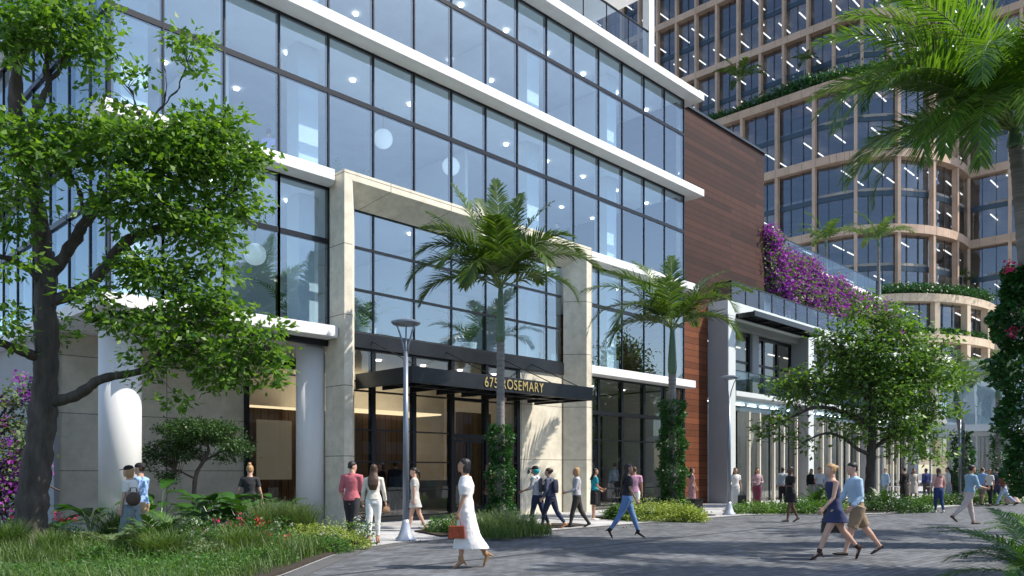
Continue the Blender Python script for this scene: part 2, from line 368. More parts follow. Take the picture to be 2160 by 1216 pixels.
# canopy with lettering
cx0, cx1, cy0, cz0, cz1 = 13.95, 22.0, 17.44, 4.08, 4.54
can = MB().box(cx0, cx1, cy0, cy0 + .08, cz0, cz1).box(cx0, cx0 + .08, cy0 + .08, YG - .14, cz0, cz1).box(cx1 - .08, cx1, cy0 + .08, YG - .14, cz0, cz1)
can.box(cx0 + .08, cx1 - .08, cy0 + .08, YG - .14, cz1 - .16, cz1 - .1)
for x in np.arange(cx0 + 1.0, cx1 - .3, 1.1): can.box(x, x + .08, cy0 + .08, YG - .14, cz0 + .05, cz1 - .16)
can.box(cx0 + .08, cx1 - .08, cy0 + 1.2, cy0 + 1.28, cz0 + .04, cz0 + .12)
canopy = can.build('entrance_canopy', M['canopy'], office, bevel=.006)
for x in (14.6, 17.6, 20.4, 21.8): MB().tube([(x, YG - .1, 5.6), (x, cy0 + .3, cz1 - .02)], .016, 6).build('hanger_rod', M['black'], canopy)
for fi, xs_d in ((0, (8.6, 10.4, 26.0, 29.4)), (1, (9.4, 16.2, 18.6, 25.6, 27.4, 30.2)), (2, (12.0, 17.0, 20.4, 26.4, 30.4))):
    for x in xs_d:
        y = 22.6 + (x * 7 % 1.3); z = FL[fi] + .01
        MB().box(x, x + 1.5, y, y + .7, z + .72, z + .76).box(x + .05, x + .1, y + .05, y + .65, z, z + .72).box(x + 1.4, x + 1.45, y + .05, y + .65, z, z + .72).build('desk', M['whitein'], office)
        MB().box(x + .35, x + .95, y + .45, y + .5, z + .85, z + 1.2).box(x + .6, x + .7, y + .46, y + .49, z + .76, z + .85).build('monitor', M['black'], office)
        MB().box(x + .5, x + .95, y - .55, y - .5, z + .5, z + 1.0).box(x + .48, x + .97, y - .55, y - .1, z + .42, z + .48).box(x + .7, x + .75, y - .35, y - .3, z, z + .42).build('office_chair', M['panelgrey'], office)
def text(body, size, loc, rot, matl, name, parent, ext=.012, sx=1.0, shear=0):
    cu = bpy.data.curves.new(name, 'FONT'); cu.body = body; cu.size = size; cu.extrude = ext; cu.align_x = 'LEFT'; cu.space_character = 1.12; cu.shear = shear
    o = bpy.data.objects.new(name, cu); C.objects.link(o); o.rotation_euler = rot
    bpy.context.view_layer.update()
    me = bpy.data.meshes.new_from_object(o.evaluated_get(bpy.context.evaluated_depsgraph_get()))
    bpy.data.objects.remove(o)
    mo = link_mesh(name, me, matl, parent)
    mo.location = Vector(loc) - wloc(parent); mo.rotation_euler = rot; mo.scale = (sx, 1, 1)
    return mo
t = text('675 ROSEMARY', .40, (16.72, cy0 - .02, cz0 + .09), (R(90), 0, 0), M['gold'], 'lettering', canopy)
w_ = t.dimensions.x; t.scale = (2.66 / max(w_, .1), 1.1, 1)
text('675', .30, (21.62, YG - .07, 1.52), (R(90), 0, 0), M['black'], 'wall_number', office, shear=.25)
# ground floor shopfront right of the portal
sx_ = [24.62] + [x for x in BX if x > 24.9]
for i in range(len(sx_) - 1):
    win(sx_[i], sx_[i+1], .16, 5.47, [.9, 2.9, 4.0], gm='glassg', mw=.15, tw=.05, right=(i == len(sx_) - 2))
MB().box(24.7, XE, YG - .1, YG + .12, 3.93, 4.08).build('transom_bar', M['frame'], office)
MB().box(32.15, 32.3, 20.5, 28.4, .1, 5.4).box(24.9, 32.15, 26.0, 26.1, .16, 5.3).build('interior_wall', M['whitein'], office)
sh = MB()
for z in np.arange(.5, 4.4, .55): sh.box(25.2, 31.8, 24.6, 25.0, z, z + .03)
for x in np.arange(25.2, 31.9, .82): sh.box(x, x + .04, 24.6, 25.0, .16, 4.5)
sh.build('display_shelves', M['frame'], office)
bk = MB()
for z in np.arange(.53, 3.9, .55):
    for x in np.arange(25.3, 31.6, .82):
        if rng.random() < .55:
            ww = rng.uniform(.2, .5); bk.box(x, x + ww, 24.65, 24.9, z, z + rng.uniform(.15, .45))
bk.build('shelf_goods', M['whitein'], office)
# recess left of the portal: columns, beige wall, glazing with lit niche
def col(x, y, r):
    MB().lathe([(r, -.1), (r, 5.48)], x, y, 48).build('column', M['white'], office, smooth=True)
col(7.62, 21.35, .50); col(12.87, 20.9, .42)
MB().box(7.12, 12.6, 24.5, 24.8, 0, 5.48).build('recess_wall', M['stonewall'], office)
MB().box(6.98, 7.12, 24.45, 50, 0, 5.48).build('side_wall', M['greywall'], office)
MB().box(12.6, 12.75, 24.4, 24.6, 0, 5.48).box(12.75, 16.2, 24.45, 24.55, 5.1, 5.48).build('recess_glazing_frame', M['frame'], office)
MB().box(12.75, 16.2, 24.49, 24.51, .05, 5.1).build('recess_pane', M['glassg'], office)
MB().box(13.0, 17.6, 27.0, 27.1, .1, 3.92).build('wood_wall', M['woodin'], office)
MB().box(13.0, 17.6, 26.98, 27.2, 3.95, 4.02).build('cove_light', M['warm'], office)
MB().box(14.36, 15.76, 26.9, 26.98, 1.3, 3.5).build('lit_niche', mat('niche_panel', (.55, .48, .38), .6, emis=(1, .9, .7, .08)), office)
MB().box(6.98, 13.1, 20.3, 20.44, 5.3, 5.48).build('beam', M['frame'], office)
# roof terrace on the top slab
MB().box(7, 29.2, 23.5, 23.7, 19.35, 22.6).build('penthouse_wall', M['stonewall'], office)
MB().box(6.7, 29.4, 20.2, 40, 22.6, 23.2).build('penthouse_roof', M['white'], office)
MB().box(28.98, 29.36, 19.86, 20.2, 19.35, 26).build('terrace_column', M['white'], office)
tr = MB()
for i in range(14):
    tr.box(8 + i * 1.5, 8.02 + i * 1.5, 19.88, 19.93, 19.4, 20.68)
tr.box(7, 28.97, 19.86, 19.95, 20.68, 20.72)
o = tr.build('terrace_rail', M['frame'], office)
MB().box(7, 28.97, 19.9, 19.91, 19.4, 20.68).build('pane', M['glassr'], o)
for (x, z, fi) in ((17.1, 13.4, 1), (20.3, 13.3, 1), (12.2, 8.35, 0)):
    t = thing('pendant_lamp', (x, 23.0, FL[fi+1] - .32), {17.1: 'round white paper lantern left of the other, third floor office', 20.3: 'round white paper lantern right of the other, third floor office', 12.2: 'round white paper lantern above the potted palm behind second floor glass'}[x], 'lamp', 'paper lanterns in the offices')
    MB().sphere((x, 23.0, z), .34, 20, 14).build('lamp_shade', M['paper'], t, smooth=True)
    MB().tube([(x, 23, z + .33), (x, 23, FL[fi+1] - .32)], .008, 5).build('cord', M['black'], t)

# ------------------------------------------------------------------ timber clad block
timber = thing('timber_clad_building', (33, 21, 0), 'tall windowless block clad in brown horizontal timber boards', 'building')
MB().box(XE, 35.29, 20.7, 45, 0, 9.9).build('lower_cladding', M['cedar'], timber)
MB().box(XE, 41.26, 20.7, 45, 9.9, 19.1).build('upper_cladding', M['darkboards'], timber)
MB().box(XE - .02, 41.32, 20.6, 45, 19.1, 19.22).build('coping', M['transom'], timber)

# ------------------------------------------------------------------ podium building
PY = 19.6
pod = thing('podium_building', (35.3, 19.6, 0), 'grey two storey shop building with glass shopfronts and terrace', 'building')
MB().box(35.3, 66, PY, 21.4, 9.28, 10.0).build('fascia_band', M['panelgrey'], pod, bevel=.01)
MB().box(35.3, 66, 21.4, 40, 9.5, 10.0).build('roof_slab', M['greywall'], pod)
xs = 35.3
piers = [35.3, 44.4, 53.5, 62.6]
for x in piers:
    MB().box(x, x + .75, PY + .002, 20.69, 0, 9.28).build('pier', M['greywall'], pod, bevel=.01)
    MB().box(x + .03, x + .72, PY - .02, PY, 0.6, 9.26).build('pier_facing', M['panelgrey'], pod)
for k in range(3):
    x0, x1 = piers[k] + .75, piers[k+1]
    MB().box(x0, x1, 20.2, 20.7, 8.95, 9.28).build('header', M['greywall'], pod)
    MB().box(x0, x1, 19.55, 24, 5.35, 5.6).build('balcony_slab', M['panelgrey'], pod, bevel=.01)
    MB().box(x0, x1, 20.2, 20.26, 4.7, 5.35).build('spandrel_glass', M['glass'], pod)
    f = MB(); n = 5; wd = (x1 - x0) / n
    for i in range(n + 1): f.box(x0 + i * wd - .1, x0 + i * wd + .1, 20.6, 20.75, 5.6, 8.95)
    f.box(x0, x1, 20.62, 20.72, 8.75, 8.95).box(x0, x1, 20.62, 20.72, 7.3, 7.42)
    o = f.build('upper_window', M['black'], pod)
    MB().box(x0, x1, 20.66, 20.68, 5.6, 8.75).build('pane', M['glassg'], o)
    MB().box(x0 + 3.4, x0 + 4.1, 20.45, 20.6, 5.6, 8.95).build('grey_panel', M['greywall'], pod)
    rl = MB().box(x0, x1, 19.6, 19.66, 6.6, 6.64)
    for i in range(7): rl.box(x0 + i * 1.35, x0 + .03 + i * 1.35, 19.6, 19.65, 5.6, 6.6)
    o = rl.build('balcony_rail', M['frame'], pod); MB().box(x0, x1, 19.62, 19.63, 5.62, 6.6).build('pane', M['glassr'], o)
    sf = MB()
    for i in range(8): sf.box(x0 + i * wd * 5 / 7 - .02, x0 + .02 + i * wd * 5 / 7, 20.15, 20.22, 0, 4.7)
    o = sf.build('shopfront', M['frame'], pod); MB().box(x0, x1, 20.19, 20.2, .05, 4.7).build('pane', M['glassg'], o)
    for i in range(6):
        xx = x0 + .45 + i * 1.4 + (.25 if i % 2 else 0)
        MB().box(xx, xx + .11, 19.95, 20.1, 0, 4.7).build('fin', M['fin'], pod)
    for i in range(6):
        MB().box(x0 + .6 + i * 1.4, x0 + 1.5 + i * 1.4, 21.4, 21.5, 5.22, 5.28).build('added_shop_strip', M['light'], pod)  # glowing strips added under the ceiling to brighten the shop interior
    for i in range(4):
        MB().box(x0 + .5 + i * 2.1, x0 + 1.9 + i * 2.1, 22.6, 22.68, 8.7, 8.76).build('strip_light', M['tlight'], pod)
MB().box(36.05, 66, 22.8, 23.0, 0, 5.3).box(36.05, 66, 24.5, 24.7, 5.6, 9.4).build('interior_wall', M['whitein'], pod)
MB().box(36.05, 66, 20.3, 26.5, -.1, .04).build('interior_floor', M['carpet'], pod)
aw = MB().box(36.1, 44.3, 18.6, 18.68, 9.2, 9.46)
for i in range(20): aw.box(36.15, 44.25, 18.72 + i * .044, 18.735 + i * .044, 9.3, 9.4)
for i in range(5): aw.box(36.1 + i * 2.02, 36.2 + i * 2.02, 18.68, PY, 9.2, 9.42)
aw.box(36.1, 44.3, 19.5, PY - .003, 9.2, 9.42).build('awning', M['canopy'], pod)
rl = MB().box(36.07, 60, 19.82, 19.88, 11.06, 11.12).box(36.05, 36.11, 19.88, 20.69, 11.06, 11.12)
for i in range(16): rl.box(36.05 + i * 1.46, 36.12 + i * 1.46, 19.82, 19.88, 10.0, 11.06)
rl.box(36.05, 36.12, 20.6, 20.66, 10, 11.06)
o = rl.build('roof_rail', M['black'], pod)
MB().box(36.1, 60, 19.845, 19.855, 10.02, 11.06).box(36.08, 36.09, 19.88, 20.6, 10.02, 11.06).build('pane', M['glassr'], o)
pts = [(41.27, 21.5)] + [(61 + 2.2 * math.sin(a), 21.5 + 2.2 - 2.2 * math.cos(a)) for a in np.linspace(0, 1.5, 8)]
tw = MB()
for i in range(len(pts) - 1):
    (xa, ya), (xb, yb2) = pts[i], pts[i+1]
    n = Vector((-(yb2 - ya), xb - xa)).normalized() * .2
    tw.hexa([(xa, ya, 10), (xb, yb2, 10), (xb + n.x, yb2 + n.y, 10), (xa + n.x, ya + n.y, 10), (xa, ya, 14.5), (xb, yb2, 14.5), (xb + n.x, yb2 + n.y, 14.5), (xa + n.x, ya + n.y, 14.5)])
terr = tw.build('terrace_wall', M['white'], pod)
tg = MB(); tp = MB()
for i in range(len(pts) - 1):
    (xa, ya), (xb, yb2) = pts[i], pts[i+1]
    tg.hexa([(xa, ya + .03, 14.5), (xb, yb2 + .03, 14.5), (xb, yb2 + .045, 14.5), (xa, ya + .045, 14.5), (xa, ya + .03, 15.5), (xb, yb2 + .03, 15.5), (xb, yb2 + .045, 15.5), (xa, ya + .045, 15.5)])
    tp.beam((xa, ya + .04, 15.52), (xb, yb2 + .04, 15.52), .06, .04)
for i in range(14): tp.box(41.4 + i * 1.4, 41.43 + i * 1.4, 21.55, 21.58, 14.5, 15.5)
tp.build('terrace_rail', M['frame'], pod); tg.build('rail_glass', M['glassr'], pod)
MB().box(41.27, 66, 22.3, 40, 10, 14.4).build('terrace_deck', M['greywall'], pod)

# retail pavilion closing the street
ret = thing('glass_pavilion', (66.2, 10, 0), 'pale glass shop pavilion with grey canopy closing the far end of the street', 'building')
MB().box(66.2, 67, -6, 19.5, 4.2, 5.1).box(64.6, 66.2, 0, 17.2, 4.5, 5.0).build('canopy', M['panelgrey'], ret)
MB().box(66.3, 67, -6, 19.5, 5.1, 9.4).build('upper_glass', M['glass'], ret)
f = MB()
for i in range(17): f.box(66.2, 66.35, -6 + i * 1.6, -5.9 + i * 1.6, 0, 4.2)
o = f.build('shopfront', M['panelgrey'], ret); MB().box(66.27, 66.28, -6, 19.5, 0, 4.2).build('pane', M['glassg'], ret)
MB().box(70, 70.2, -6, 19.5, 0, 9.4).build('interior_wall', M['whitein'], ret)
MB().box(66.2, 72, -6, 19.5, 9.4, 9.9).build('roof', M['panelgrey'], ret)

# ------------------------------------------------------------------ bronze tower
tower = thing('bronze_tower', (90, 40, 0), 'tall curved office tower with bronze frame, planted terraces and strip lights', 'building')
def arc(cx, cy, r, a0, a1, n): return [(cx + r * math.cos(R(a)), cy + r * math.sin(R(a))) for a in np.linspace(a0, a1, n)]
def path_pts(path, step):
    """resample a polyline at equal steps"""
    out = [path[0]]; acc = 0; last = Vector(path[0])
    for q in path[1:]:
        q = Vector(q)
        while (q - last).length + 1e-9 >= step - acc:
            last = last + (q - last).normalized() * (step - acc); acc = 0; out.append((last.x, last.y))
        acc += (q - last).length; last = q
    return out
def band(mb, path, z0, z1, thick, outw=0.0):
    for i in range(len(path) - 1):
        a, c = Vector(path[i]), Vector(path[i+1]); d = (c - a).normalized(); n = Vector((-d.y, d.x))   # n points into the building
        e = d * .002
        A = [a - n*outw, c - n*outw + e, c + n*thick + e, a + n*thick]
        mb.hexa([(q.x, q.y, z0) for q in A] + [(q.x, q.y, z1) for q in A])
# paths go from far left (large Y) round the nose to the right; interior is on the left-hand side
def ell(cx, cy, rx, ry, n): return [(cx + rx * math.cos(R(a)), cy + ry * math.sin(R(a))) for a in np.linspace(180, 268, n)]
low = [(90, 84)] + ell(103.5, 38, 13.5, 10.8, 22) + [(106, 27.3), (106, 20), (124, 20)]
upp = [(93.2, 96)] + ell(102.5, 38, 9.3, 7.8, 20) + [(104.5, 30.4), (104.5, 20), (124, 20)]
base = [(88.7, 84)] + ell(103, 34, 14.3, 9.8, 24) + [(106.5, 24.3), (106.6, 20), (124, 20)]
wincount = [0]
def tier(path, zs, step, colw, cold, bandh, bmat, mull, mid=True, lights=True):
    bb = MB()
    for z in zs: band(bb, path, z - bandh, z, 1.2, .35)
    bb.build('frame_bands', bmat, tower)
    P = path_pts(path, step)
    for i in range(1, len(P) - 1):
        cc = MB()
        p_ = Vector(P[i]); d = (Vector(P[i+1]) - Vector(P[i-1])).normalized(); n = Vector((-d.y, d.x))
        for k in range(len(zs) - 1):
            A = [p_ - d*colw/2 - n*.3, p_ + d*colw/2 - n*.3, p_ + d*colw/2 + n*cold, p_ - d*colw/2 + n*cold]
            cc.hexa([(q.x, q.y, zs[k] - .05) for q in A] + [(q.x, q.y, zs[k+1] - bandh + .05) for q in A])
        cc.build('frame_column', bmat, tower)
    rest = MB(); restp = MB(); ll = MB()
    for i in range(len(P) - 1):
        a, c = Vector(P[i]), Vector(P[i+1]); L_ = (c - a).length
        if L_ < .3: continue
        d = (c - a) / L_; n = Vector((-d.y, d.x)); up = Vector((0, 0, 1))
        for k in range(len(zs) - 1):
            z0, z1 = zs[k], zs[k+1] - bandh
            big = wincount[0] < 96 and 20 < a.y < 62
            f = MB() if big else rest; g = MB() if big else restp
            for m_ in range(1, mull):
                q = a + d * (L_ * m_ / mull) + n * .42
                f.beam((q.x, q.y, z0), (q.x, q.y, z1), .05, .1)
            if mid:
                zm = (z0 + z1) / 2; q0, q1 = a + n*.45, c + n*.45
                f.beam((q0.x, q0.y, zm), (q1.x, q1.y, zm), .1, .6)
            q0, q1 = a + n*.5 - d*.05, c + n*.5 + d*.05; q2, q3 = q1 + n*.02, q0 + n*.02
            g.hexa([(q.x, q.y, z0) for q in (q0, q1, q2, q3)] + [(q.x, q.y, z1) for q in (q0, q1, q2, q3)])
            if big:
                o = f.build('window', M['tspan'], tower); g.build('pane', M['glasst'], o); wincount[0] += 1
            if lights:
                zl = [z1 - .25] + ([(z0 + z1) / 2 - .45] if mid else [])
                for z in zl:
                    if rng.random() < .3: continue
                    q = a + d * (L_ * rng.uniform(.35, .65)) + n * rng.uniform(1.6, 2.2)
                    ll.beam((q.x, q.y, z), (q.x + 3.2, q.y, z),   .13, .08)
                    if rng.random() < .5: ll.beam((q.x + 4.2, q.y, z), (q.x + 6.6, q.y, z), .13, .08)
                    if rng.random() < .3:
                        q = a + d * L_ * .9 + n; ll.beam((q.x, q.y, z), (q.x + .35, q.y, z), .3, .08)
    if rest.f: tag(rest.build('window_grid', M['tspan'], tower), kind='stuff'); tag(restp.build('window_panes', M['glasst'], tower), kind='stuff')
    if ll.f: tag(ll.build('strip_lights', M['tlight'], tower), kind='stuff')
M['tspan'] = mat('tower_spandrel', (0.05, 0.075, 0.10), 0.3, 0.3)
M['tback'] = mat('tower_interior', (0.36, 0.33, 0.30), 0.8, var=0.25, scale=0.4)
tier(low, [20.6, 29.0, 37.4, 45.8], 4.5, .36, .35, .95, M['bronze'], 3)
tier(upp, [45.8, 54.6, 63.2, 71.8, 80.4], 3.05, .32, .35, .85, M['bronze'], 2)
tier(base, [3.2, 7.6, 12.0, 16.3, 20.6], 4.5, .6, .45, .85, M['cream'], 3, mid=False)
# floor slabs and cores inside the tower
def inset(path, dd):
    out = []
    for i, p_ in enumerate(path):
        a = Vector(path[max(i-1, 0)]); c = Vector(path[min(i+1, len(path)-1)]); d = (c - a).normalized()
        out.append((p_[0] - d.y * dd, p_[1] + d.x * dd))
    return out
fl = MB()
def plate(path, z, t, dd=.56):
    q = inset(path, dd); fl.prism(q + [(125, q[-1][1]), (125, q[0][1])], z - t, z)
for z in (7.6, 12, 16.3): plate(base, z, .3)
plate(base, 20.55, .4, .3)
for z in (24.9, 29, 33.3, 37.4, 41.6): plate(low, z, .3)
plate(low, 45.75, .4, .3)
for z in (50.2, 54.6, 59, 63.2, 67.5, 71.8, 76): plate(upp, z, .3)
fl.build('floor_plates', M['tback'], tower)
MB().box(101, 101.3, 30, 84, 20.7, 45.3).box(103, 103.3, 34, 96, 46, 80).box(111, 111.3, 21.5, 31, 3, 80).box(99.5, 99.8, 30, 84, 3, 20.2).build('core_wall', M['tback'], tower)
# roof garden edges
# ------------------------------------------------------------------ ground, road, pavement
def pavemat(name, col, var, bw, bh, mortar, ms, rot=0.0, rough=0.75, streak=0.0):
    m, N, L, b = newmat(name); b.inputs['Roughness'].default_value = rough
    tc = N.new('ShaderNodeTexCoord'); mp = N.new('ShaderNodeMapping'); mp.inputs['Rotation'].default_value = (0, 0, rot)
    L.new(tc.outputs['Object'], mp.inputs[0])
    br = N.new('ShaderNodeTexBrick'); br.inputs['Scale'].default_value = 1; br.offset = .5
    br.inputs['Brick Width'].default_value = bw; br.inputs['Row Height'].default_value = bh; br.inputs['Mortar Size'].default_value = ms
    br.inputs['Color1'].default_value = (*[c*(1-var) for c in col], 1); br.inputs['Color2'].default_value = (*[c*(1+var) for c in col], 1); br.inputs['Mortar'].default_value = (*mortar, 1)
    L.new(mp.outputs[0], br.inputs[0])
    n = N.new('ShaderNodeTexNoise'); n.inputs['Scale'].default_value = .7; n.inputs['Detail'].default_value = 8; n.inputs['Roughness'].default_value = .65
    L.new(tc.outputs['Object'], n.inputs[0]); mr = N.new('ShaderNodeMapRange')
    mr.inputs[1].default_value = .25; mr.inputs[2].default_value = .75; mr.inputs[3].default_value = .62; mr.inputs[4].default_value = 1.3; L.new(n.outputs[0], mr.inputs[0])
    mm = N.new('ShaderNodeMix'); mm.data_type = 'RGBA'; mm.blend_type = 'MULTIPLY'; mm.inputs[0].default_value = 1
    L.new(br.outputs[0], mm.inputs[6]); L.new(mr.outputs[0], mm.inputs[7]); L.new(mm.outputs[2], b.inputs['Base Color'])
    n2 = N.new('ShaderNodeTexNoise'); n2.inputs['Scale'].default_value = 30; n2.inputs['Detail'].default_value = 5; L.new(tc.outputs['Object'], n2.inputs[0])
    ad = N.new('ShaderNodeMath'); ad.operation = 'MULTIPLY_ADD'; ad.inputs[1].default_value = .5; L.new(n2.outputs[0], ad.inputs[0]); 
    iv = N.new('ShaderNodeMath'); iv.operation = 'SUBTRACT'; iv.inputs[0].default_value = 1; L.new(br.outputs['Fac'], iv.inputs[1]); L.new(iv.outputs[0], ad.inputs[2])
    bp = N.new('ShaderNodeBump'); bp.inputs['Strength'].default_value = .5; bp.inputs['Distance'].default_value = .008
    L.new(ad.outputs[0], bp.inputs['Height']); L.new(bp.outputs[0], b.inputs['Normal'])
    return m
M['road'] = pavemat('grey_pavers', (.122, .130, .144), .34, .32, .16, (.03, .032, .036), .009, rot=R(2))
M['walk'] = pavemat('pale_paving', (.44, .44, .45), .12, .62, .62, (.16, .16, .16), .006)
M['kerb'] = mat('dark_kerb', (.10, .10, .105), .7, var=.15)
M['joint'] = mat('drain_channel', (.035, .037, .042), .6)
tag(MB().box(-400, 600, -400, 600, -.5, -.16).build('ground', mat('far_ground', (.14, .14, .13), .9, var=.1)), kind='structure')
tag(MB().box(-60, 160, -60, 60, -.159, -.004).build('road', M['road']), kind='structure')
kp = [(-30, 2.0), (-6, 6.2), (2, 8.35), (4.5, 9.75), (6.3, 11.0), (8.2, 12.7), (9.3, 13.6), (10.8, 14.15), (14, 14.25), (18.7, 14.25), (26.5, 14.15), (28.1, 13.4), (29.2, 11.9), (31.5, 10.8), (34.9, 10.6), (38, 11.0), (41, 10.8), (48, 9.8), (60, 8.6), (80, 6), (150, 4)]
tag(MB().prism(kp + [(150, 60), (-30, 60)], -.1, .02).build('pavement', M['walk']), kind='structure')
kb = MB()
for i in range(len(kp) - 1):
    a, c = Vector(kp[i]), Vector(kp[i+1]); d = (c - a).normalized(); n = Vector((d.y, -d.x)); wd = .34 if kp[i][0] < 10 else .12
    q = [a + n*wd, c + n*wd + d*.03, c + d*.03, a]
    kb.hexa([(u.x, u.y, -.1) for u in q] + [(u.x, u.y, .024) for u in q])
tag(kb.build('kerb', M['kerb']), kind='structure')
tag(MB().box(2, 60, 10.52, 10.62, -.02, -.0005).build('drain_channel', M['joint']), kind='structure')
# ------------------------------------------------------------------ street furniture
def lamp(loc, label):
    x, y = loc[0], loc[1]; t = thing('street_lamp', (x, y, .02), label, 'street lamp', 'grey street lamps along the kerb')
    MB().lathe([(.24, .02), (.24, .06), (.18, .12), (.12, .28), (.085, .42), (.075, .5)], x, y, 24).build('base', M['lampbase'], t, smooth=True)
    MB().lathe([(.072, .5), (.055, 4.35)], x, y, 20).build('pole', M['polegrey'], t, smooth=True)
    for k in range(3):
        a = R(k * 120 + 50); d = Vector((math.cos(a), math.sin(a), 0)); b = Vector((x, y, 0))
        MB().tube([b + Vector((0, 0, 4.2)) + d * .03, b + d * .07 + Vector((0, 0, 4.5)), b + d * .17 + Vector((0, 0, 4.8)), b + d * .27 + Vector((0, 0, 5.0))], [.024, .022, .018, .015], 6).build('arm', M['polegrey'], t, smooth=True)
    MB().lathe([(.05, 4.93), (.30, 4.97), (.335, 5.0), (.335, 5.03), (.2, 5.08), (.02, 5.1)], x, y, 28).build('lamp_head', M['polegrey'], t)
    return t
M['lampbase'] = mat('lamp_base_paint', (.50, .54, .60), .35, .4)
lamp(gr(856, 18.3), 'nearest grey street lamp before the lobby glass')
lamp(gr(1538, 29.0), 'grey street lamp before the grey podium pier')
lamp(gr(2025, 39.6), 'grey street lamp right of the round street tree')
lamp(gr(2149, 49), 'distant grey street lamp at the right edge')
pl = gr(1460, 31, 0); t = thing('plinth', pl, 'black box plinth at the foot of the second palm', 'plinth')
MB().box(pl.x - .3, pl.x + .3, pl.y - .3, pl.y + .3, .02, .5).build('box', M['black'], t, bevel=.02); MB().box(pl.x - .32, pl.x + .32, pl.y - .32, pl.y + .32, .5, .54).build('lid', M['frame'], t)
for i, (px, D, lab) in enumerate(((1905, 44, 'white cafe table near the person in a black robe'), (1880, 46, 'white cafe table left of the black robe'), (1965, 45, 'white cafe table behind the floral dress'))):
    c = gr(px, D); t = thing('cafe_table', c, lab, 'table', 'white cafe tables in front of the shops')
    MB().lathe([(.36, .72), (.36, .75)], c.x, c.y, 20).build('tabletop', M['white'], t); MB().lathe([(.03, .06), (.03, .72)], c.x, c.y, 8).build('leg', M['black'], t); MB().lathe([(.22, .02), (.22, .06)], c.x, c.y, 16).build('base', M['black'], t)
# ------------------------------------------------------------------ vegetation
M['bark'] = mat('dark_bark', (.075, .062, .052), .9, var=.5, scale=7, bump=1.0, bscale=9, stretch=(1, 1, .22))
M['leafA'] = leafmat('broad_leaf', (.045, .125, .018), (.18, .31, .05), .43)
M['leafB'] = leafmat('small_leaf', (.04, .105, .02), (.16, .28, .055), .38)
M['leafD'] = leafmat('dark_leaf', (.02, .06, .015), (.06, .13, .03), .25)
M['leafI'] = leafmat('ivy_leaf', (.012, .055, .012), (.04, .14, .025), .2)
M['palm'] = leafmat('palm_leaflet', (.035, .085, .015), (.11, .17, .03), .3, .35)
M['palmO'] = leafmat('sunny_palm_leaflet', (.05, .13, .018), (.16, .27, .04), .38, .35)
M['grassb'] = leafmat('grass_blade', (.045, .10, .022), (.15, .22, .065), .35, .5)
M['cover'] = leafmat('groundcover_leaf', (.035, .11, .018), (.10, .22, .04), .35, .5)
M['olive'] = leafmat('feathery_leaf', (.07, .12, .05), (.17, .24, .10), .3, .6)
M['lime'] = leafmat('lime_leaf', (.12, .2, .03), (.42, .48, .12), .35, .5)
M['bigleaf'] = leafmat('glossy_big_leaf', (.012, .05, .01), (.05, .15, .02), .2, .42)
M['bract'] = leafmat('purple_bract', (.15, .015, .26), (.45, .09, .48), .35, .6, tcol=(1.2, .7, 1.2))
M['red'] = leafmat('red_petal', (.55, .02, .03), (.75, .08, .06), .25, .6, tcol=(1.1, .6, .6))
M['pinkf'] = leafmat('crimson_petal', (.5, .02, .10), (.7, .06, .2), .25, .6, tcol=(1.1, .6, .8))
M['wpetal'] = leafmat('white_petal', (.7, .72, .65), (.8, .8, .78), .2, .6, tcol=(1, 1, 1))
M['ptrunk'] = mat('palm_trunk', (.22, .205, .19), .85, var=.35, scale=3, bump=.6, bscale=6, stretch=(.4, .4, 5))
M['pshaft'] = mat('green_crownshaft', (.10, .17, .10), .4, var=.2, scale=2, stretch=(6, 6, .6))
M['rachis'] = mat('frond_rachis', (.16, .22, .06), .5)

def unit(v): return v / np.maximum(np.linalg.norm(v, axis=-1, keepdims=True), 1e-9)
def leaf_quads(P, D, size, aspect=.5, fold=.15, jit=.8):
    """diamond leaves at P pointing along D with random roll"""
    n = len(P); D = unit(D + rng.normal(0, jit, (n, 3)) * .5)
    r = unit(rng.normal(0, 1, (n, 3))); S = unit(np.cross(D, r)); Nn = np.cross(S, D)
    s = size * rng.uniform(.65, 1.3, (n, 1))
    t = P + D * s; m = P + D * s * .42 + Nn * s * fold
    V = np.stack([P, m + S * s * aspect / 2, t, m - S * s * aspect / 2], 1).reshape(-1, 3)
    F = np.arange(4 * n).reshape(n, 4)
    return V, F
def flat_leaf_quads(P, D, size, aspect=.5, fold=.12, up=.75):
    """leaves whose faces tend to look upward (like real foliage)"""
    n = len(P); Z = np.array([0, 0, 1.0]); nr = unit(rng.normal(0, .55, (n, 3)) + Z * up)
    D = unit(D + rng.normal(0, .5, (n, 3))); D = unit(D - nr * (D * nr).sum(1, keepdims=True)); D[:, 2] -= .18
    S = unit(np.cross(D, nr)); s = size * rng.uniform(.6, 1.3, (n, 1))
    m = P + D * s * .42 - nr * s * fold; t = P + D * s
    V = np.stack([P, m + S * s * aspect / 2, t, m - S * s * aspect / 2], 1).reshape(-1, 3)
    return V, np.arange(4 * n).reshape(n, 4)
def cat(parts):
    Vs, Fs, o = [], [], 0
    for V, F in parts: Vs.append(V); Fs.append(F + o); o += len(V)
    return np.concatenate(Vs), np.concatenate(Fs)
def clumps_in(blobs, dens, shell=.55):
    """clump centres spread through ellipsoids (centre, (rx,ry,rz))"""
    out = []
    for c, r in blobs:
        k = max(3, int(dens * r[0] * r[1] * r[2] * 4.19))
        u = unit(rng.normal(0, 1, (k, 3))); rad = rng.uniform(shell ** 3, 1, (k, 1)) ** (1 / 3)
        rad = np.where(rng.random((k, 1)) < .25, rng.uniform(.1, .8, (k, 1)), rad)
        out.append((np.array(c) + u * rad * np.array(r), u))
    return np.concatenate([o[0] for o in out]), np.concatenate([o[1] for o in out])
